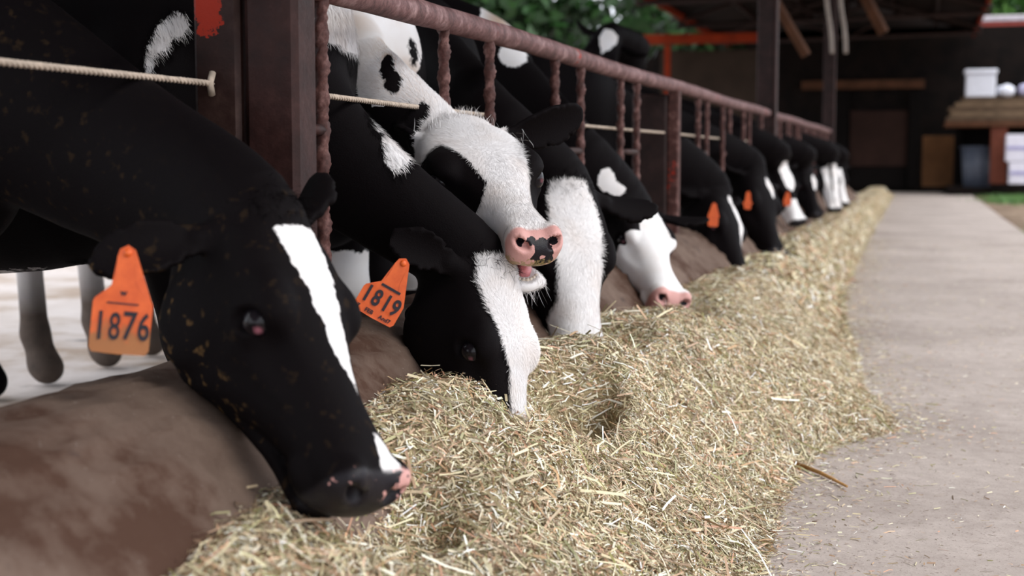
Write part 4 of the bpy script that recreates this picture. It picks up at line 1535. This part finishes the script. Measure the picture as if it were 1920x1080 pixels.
def mouth(cw, ang):
    pts = [jaw_pt((x, 0.3, z), ang) for x, z in ((29, -15.6), (35, -14.4), (39.5, -14.3), (42.8, -14.2), (44.6, -14.6))]
    def slim(q):
        q = np.array(q, float)
        m = np.interp(q[..., 0], [24, 43], [1, cw.mz])
        q[..., 1] *= m
        q[..., 2] = (q[..., 2] + 2) * m - 2
        return q
    P = cw.to_world(slim(pts))
    o = MB().tube(P, np.array([1.8, 2.2, 2.3, 1.9, .8]) * cw.u, 14, up=tuple(cw.R[:, 2])).build('tongue', M['tongue'], cw.ob, True, loc=P[3])
    o.location = P[3] - cw.root
    for k in range(-3, 4):
        y = k * 1.0
        x = 46.2 - 0.13 * k * k
        a, b = cw.to_world(slim(jaw_pt((x - .5, y, -14.6), ang))), cw.to_world(slim(jaw_pt((x, y, -13.2), ang)))
        o = MB().tube([a, (a + b) / 2, b], np.array([.42, .46, .25]) * cw.u, 7).build('tooth', M['teeth'], cw.ob, True, loc=b)
        o.location = b - cw.root


mouth(Cc_, 0.12)
# ------------------------------------------------------------------ far end of the barn
YB = 33.2
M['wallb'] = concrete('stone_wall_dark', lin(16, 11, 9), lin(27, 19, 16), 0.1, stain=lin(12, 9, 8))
m = MB().box(-10, 9, YB, YB + .35, -.05, 3.65, 0)
m.add(np.array([(RX0 - .3, YB, 3.4), (RXM, YB, 4.5), (RX1 + .2, YB, 3.55), (RX0 - .3, YB + .3, 3.4), (RXM, YB + .3, 4.5), (RX1 + .2, YB + .3, 3.55)]), t=[(0, 2, 1), (3, 4, 5)], q=[(0, 1, 4, 3), (1, 2, 5, 4), (2, 0, 3, 5)])
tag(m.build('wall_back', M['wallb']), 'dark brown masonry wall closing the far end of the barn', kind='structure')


def X(px, y):
    """x of a pixel column at the given distance along the lane"""
    d = at(px, 295, 1.0) - CAM_P
    return float(d[0] / d[1] * y)


def Zp(py, y, px=1700):
    d = at(px, py, 1.0) - CAM_P
    return float(CAM_H + d[2] / d[1] * y)


def bx(name, mat, parent, px0, px1, py0, py1, y, depth, b=.01):
    x0, x1, z0, z1 = X(px0, y), X(px1, y), Zp(py1, y, px0), Zp(py0, y, px0)
    o = MB().box(x0, x1, y, y + depth, max(z0, 0), z1, b).build(name, mat, None, loc=((x0 + x1) / 2, y + depth / 2, (max(z0, 0) + z1) / 2))
    if parent is not None:
        child_of(o, parent)
    return o


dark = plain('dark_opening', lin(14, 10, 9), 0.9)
brown = plain('dull_brown_sheet', lin(46, 30, 25), 0.8, var=.25, scale=2)
d1 = empty('door_1', (X(1645, YB), YB, 0), 'dull brown sheet door in a dark frame in the back wall', kind='structure')
bx('door_leaf', brown, d1, 1592, 1700, 208, 312, YB - .10, .06)
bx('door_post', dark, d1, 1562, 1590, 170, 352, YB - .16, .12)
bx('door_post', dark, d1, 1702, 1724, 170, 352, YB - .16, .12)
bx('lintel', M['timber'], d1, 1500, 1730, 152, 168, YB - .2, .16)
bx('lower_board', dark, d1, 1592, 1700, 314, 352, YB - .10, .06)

# the cluttered corner on the right
sh = empty('storage_rack', (X(1850, 31.2), 31.2, 0), 'dark timber rack with a plank deck at the far right end', 'rack')
bx('deck', M['timber'], sh, 1770, 1990, 228, 238, 30.8, 1.6)
bx('leg', plain('red_brown_post', lin(110, 62, 48), .7), sh, 1857, 1888, 238, 345, 30.9, .3)
bx('leg', M['timber'], sh, 1960, 1985, 238, 345, 30.9, .3)
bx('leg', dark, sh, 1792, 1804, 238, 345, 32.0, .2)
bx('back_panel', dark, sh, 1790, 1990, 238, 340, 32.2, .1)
m = MB().box(.55, 6, 31.0, 33.2, -.02, .16, .02)
tag(m.build('trim_1', M['wallb']), 'low dark masonry step along the back wall', kind='structure')
planks = [(1772, 1960, 219, 228), (1780, 1980, 210, 219), (1776, 1950, 201, 210), (1788, 1970, 192, 201), (1800, 1975, 183, 192)]
where = ['lowest in the stack on the rack', 'second from the bottom of the stack on the rack', 'middle of the stack on the rack', 'second from the top of the stack on the rack', 'topmost of the stack on the rack']
pm = [plain('weathered_plank', lin(84, 68, 54), .85, var=.3, scale=4), plain('weathered_plank_pale', lin(106, 88, 70), .85, var=.3, scale=4)]
for k, (a, b_, c, d) in enumerate(planks):
    tag(bx('plank', pm[k % 2], None, a, b_, c, d, 30.9 + .03 * k, 1.1, .012), 'weathered plank, ' + where[k], 'plank', 'planks stacked on the rack')
white = plain('white_plastic', lin(214, 216, 226), .5, var=.05)
cr = empty('storage_box', (X(1835, 31.1), 31.1, Zp(172, 31)), 'white plastic box standing on the plank stack', 'box')
bx('box_body', white, cr, 1807, 1863, 139, 182, 31.05, .5, .02)
bx('lid', white, cr, 1804, 1866, 130, 139, 31.02, .56, .02)


def sack(px, py, y, w, h, label, mat):
    c = Vector((X(px, y), y, Zp(py, y, px) + h / 2))
    bm = bmesh.new()
    bmesh.ops.create_icosphere(bm, subdivisions=3, radius=1)
    for v in bm.verts:
        n = v.co.copy()
        q = [math.copysign(abs(t) ** .7, t) for t in n]
        v.co = Vector((q[0] * w / 2, q[1] * .25, q[2] * h / 2 * (1 + .12 * math.sin(q[0] * 5 + py))))
    return tag(MB().bm(bm).build('sack', mat, None, True, loc=None), label, 'sack').__setattr__('location', c)


sack(1882, 183, 31.3, .36, .26, 'white sack beside the white box on the planks', white)
sack(1925, 183, 31.3, .40, .30, 'white sack at the right edge of the plank stack', plain('sack_lilac', lin(190, 186, 214), .7))
bn = empty('water_bin', (X(1832, 31.6), 31.6, .16), 'blue grey plastic bin under the rack', 'bin')
mt = plain('bin_plastic', lin(78, 84, 98), .55, var=.1)
xb, zb = X(1832, 31.6), Zp(278, 31.6)
child_of(MB().tube([(xb, 31.6, .16), (xb, 31.6, .5), (xb, 31.6, zb)], [.27, .30, .33], 20).build('bin_body', mt, None, True, loc=(xb, 31.6, .16)), bn)
child_of(MB().tube([(xb, 31.6, zb), (xb, 31.6, zb + .02), (xb, 31.6, zb + .045)], [.35, .36, .33], 20).build('rim', mt, None, True, loc=(xb, 31.6, zb)), bn)
o = bx('plywood_sheet', plain('plywood_tan', lin(92, 62, 38), .75, var=.2, scale=3), None, 1729, 1788, 255, 350, 32.6, .03)
tag(o, 'tan plywood sheet leaning on the back wall', 'board')
for k, (a, b_, c, d, lab) in enumerate([(1886, 1930, 252, 303, 'upper white carton in front of the rack'), (1893, 1938, 304, 345, 'lower white carton in front of the rack')]):
    r = empty('carton', (X((a + b_) / 2, 30.4), 30.4, max(Zp(d, 30.4), 0)), lab, 'box', 'white cartons at the rack')
    bx('carton_body', plain('carton_white', lin(216, 214, 226), .7, var=.05), r, a, b_, c, d, 30.3, .4, .01)
    bx('tape', plain('carton_tape', lin(150, 146, 190), .5), r, a + 2, b_ - 2, (c + d) / 2 - 3, (c + d) / 2 + 3, 30.29, .012, 0)

# red roofed neighbour building seen over the eave
nb = empty('neighbour_shed', (5, 36, 0), 'neighbouring shed with red painted roof edge beyond the barn', 'building')
child_of(MB().box(1.2, 9, 36, 40, -.1, 3.5, .02).build('wall', M['wallb'], None, loc=(5, 38, 1.5)), nb)
child_of(MB().box(1.05, 9.3, 35.4, 35.6, 3.60, 3.92, .02).build('fascia', plain('red_fascia', lin(168, 66, 52), .6, var=.15), None, loc=(5, 35.5, 3.7)), nb)
child_of(MB().box(1.15, 9.3, 35.35, 40.5, 3.93, 4.07, .02).build('roof_sheet', plain('pale_roof', lin(186, 176, 182), .6), None, loc=(5, 38, 4)), nb)

# orange pen frame behind the cows
fr_ = empty('pen_frame', (X(1250, 23.5), 23.5, 0), 'orange painted steel pen frame far behind the cows', 'frame')
bx('beam', M['orange_steel'], fr_, 1180, 1422, 66, 84, 23.5, .12)
bx('pen_post', M['orange_steel'], fr_, 1244, 1254, 84, 300, 23.52, .1)
o = bx('pen_wall', plain('pen_wall_masonry', lin(52, 42, 35), .9, var=.2, scale=3), None, 1236, 1425, 96, 300, 24.2, .25)
tag(o, 'low grey brown masonry wall behind the orange pen frame', kind='structure')

# things hanging under the roof
for (a, b_, dd, w, mat, nm) in (((1618, -14), (1657, 62), 17, .075, 'timber', 'slanted_brace'), ((1452, 0), (1512, 104), 13, .05, 'timber', 'slanted_brace')):
    P = [at(*a, dd), (at(*a, dd) + at(*b_, dd)) / 2, at(*b_, dd)]
    o = MB().tube(P, w, 4).build(nm, M[mat], None, loc=P[1])
    child_of(o, roof)
for px, dd in ((1548, 15.0), (1574, 15.2)):
    top = at(px, -30, dd)
    P = np.array([top + np.array([0, 0, .9]), top, at(px + 10, 60, dd), at(px + 12, 100, dd)])
    o = MB().tube(catmull(P, 14), .022, 8).build('hanging_hose', plain('pale_hose', lin(150, 138, 128), .6), None, True, loc=P[2])
    tag(o, 'pale hose hanging under the roof, ' + ('left' if px < 1560 else 'right') + ' one of the pair', 'hose', 'hoses hanging under the roof')


# ------------------------------------------------------------------ trees beyond the yard
def leaf_mat(name, a, b):
    t = NT(name)
    t.set(Base_Color=t.ramp(t.attr('shade'), [(0, a), (1, b)]), Roughness=.55)
    return t.m


LEAF = [leaf_mat('leaf_dark', lin(12, 30, 12), lin(44, 88, 34)), leaf_mat('leaf_light', lin(48, 92, 40), lin(100, 142, 66))]
BARK = plain('bark', lin(72, 54, 42), .9, var=.3, scale=6, bump=.4)


def tree(x, y, h, r, n, mat, label, seed, leaf=.16, low=.25):
    rng = np.random.default_rng(seed)
    root = empty('tree', (x, y, -.1), label, 'tree', None)
    pts = [(x, y, -.1), (x + .1, y, h * .3), (x - .05, y + .1, h * .62), (x, y, h * .85)]
    tr = MB().tube(catmull(np.array(pts), 9), np.linspace(r * .10, r * .03, 9), 9)
    for k in range(6):
        a = rng.uniform(0, 6.28)
        z = h * rng.uniform(.35, .6)
        tr.tube(catmull(np.array([(x, y, z), (x + math.cos(a) * r * .4, y + math.sin(a) * r * .4, z + h * .12), (x + math.cos(a) * r * .8, y + math.sin(a) * r * .8, z + h * .2)]), 5), np.linspace(r * .04, r * .015, 5), 6)
    child_of(tr.build('trunk', BARK, None, True, loc=(x, y, 0)), root)
    nb_ = 16
    cc = rng.normal(0, 1, (nb_, 3))
    cc /= np.linalg.norm(cc, axis=1, keepdims=True)
    cc *= rng.uniform(.35, .8, (nb_, 1))
    k = rng.integers(0, nb_, n)
    d = rng.normal(0, 1, (n, 3))
    d /= np.linalg.norm(d, axis=1, keepdims=True)
    p = cc[k] + d * rng.uniform(.25, .42, (n, 1))
    P = np.array([x, y, h * (low + 1) / 2]) + p * np.array([r, r, h * (1 - low) / 2])
    e1 = rng.normal(0, 1, (n, 3))
    e1 /= np.linalg.norm(e1, axis=1, keepdims=True)
    e2 = np.cross(e1, d)
    e2 /= np.linalg.norm(e2, axis=1, keepdims=True) + 1e-9
    L = leaf * rng.uniform(.6, 1.4, (n, 1))
    V = np.stack([P - e1 * L, P + e2 * L * .45, P + e1 * L, P - e2 * L * .45], 1).reshape(-1, 3)
    q = np.arange(n)[:, None] * 4 + np.array([[0, 1, 2, 3]])
    sh_ = np.repeat(rng.random(n), 4)
    o = mesh_np('foliage', V, q, mat, None, False, attrs={'shade': sh_}, loc=(x, y, 0))
    o['kind'] = 'stuff'
    child_of(o, root)


tree(-6.6, 25.0, 7.5, 2.6, 9000, LEAF[0], 'dark leafy tree behind the yard, nearest the barn roof', 31)
tree(-13.0, 27.5, 9.0, 3.4, 9000, LEAF[0], 'tall dark leafy tree left of the one nearest the roof', 32)
tree(-5.6, 34.5, 8.0, 2.8, 7000, LEAF[0], 'dark leafy tree beyond the back wall', 33)
tree(-9.5, 19.5, 8.5, 2.8, 9000, LEAF[0], 'broad dark leafy tree at the far side of the cow yard', 34)
tree(4.0, 47.0, 10.0, 4.2, 9000, LEAF[1], 'light green tree above the red roof edge', 35, .22, .2)
tree(14.2, 48.0, 11.0, 4.6, 7000, LEAF[1], 'light green tree right of the one above the red roof', 36, .22, .2)


def grass(x0, x1, y0, y1, n, h, label, seed):
    rng = np.random.default_rng(seed)
    P = np.stack([rng.normal((x0 + x1) / 2, (x1 - x0) / 4, n), rng.normal((y0 + y1) / 2, (y1 - y0) / 4, n), np.full(n, -.01)], 1)
    a = rng.uniform(0, 6.28, n)
    S = np.stack([np.cos(a), np.sin(a), 0 * a], 1) * .008
    tip = P + np.stack([rng.normal(0, .06, n), rng.normal(0, .06, n), h * rng.uniform(.5, 1.2, n)], 1)
    V = np.stack([P - S, P + S, tip], 1).reshape(-1, 3)
    t = np.arange(n)[:, None] * 3 + np.array([[0, 1, 2]])
    o = mesh_np('grass_tuft', V, t, LEAF[1], None, False, attrs={'shade': np.repeat(rng.random(n), 3)})
    tag(o, label, 'grass', kind='stuff')


grass(1.15, 2.3, 25, 29, 1500, .12, 'green weeds growing at the far right edge of the lane', 41)
grass(1.15, 1.7, 14.5, 16.2, 700, .10, 'small green weeds beside the lane at the right picture edge', 42)

HOLLOWS += [(-.75, 1.95, .10, .20, .12), (-.70, 2.90, .085, .23, .25), (-.74, 3.46, .13, .15, .08), (-.76, 4.35, .17, .32, .17), (-.72, 6.35, .16, .25, .10), (-.72, 7.5, .16, .25, .09),
            (-.72, 9.0, .16, .3, .08), (-.72, 10.9, .16, .3, .08)]
build_hay()
build_twigs()
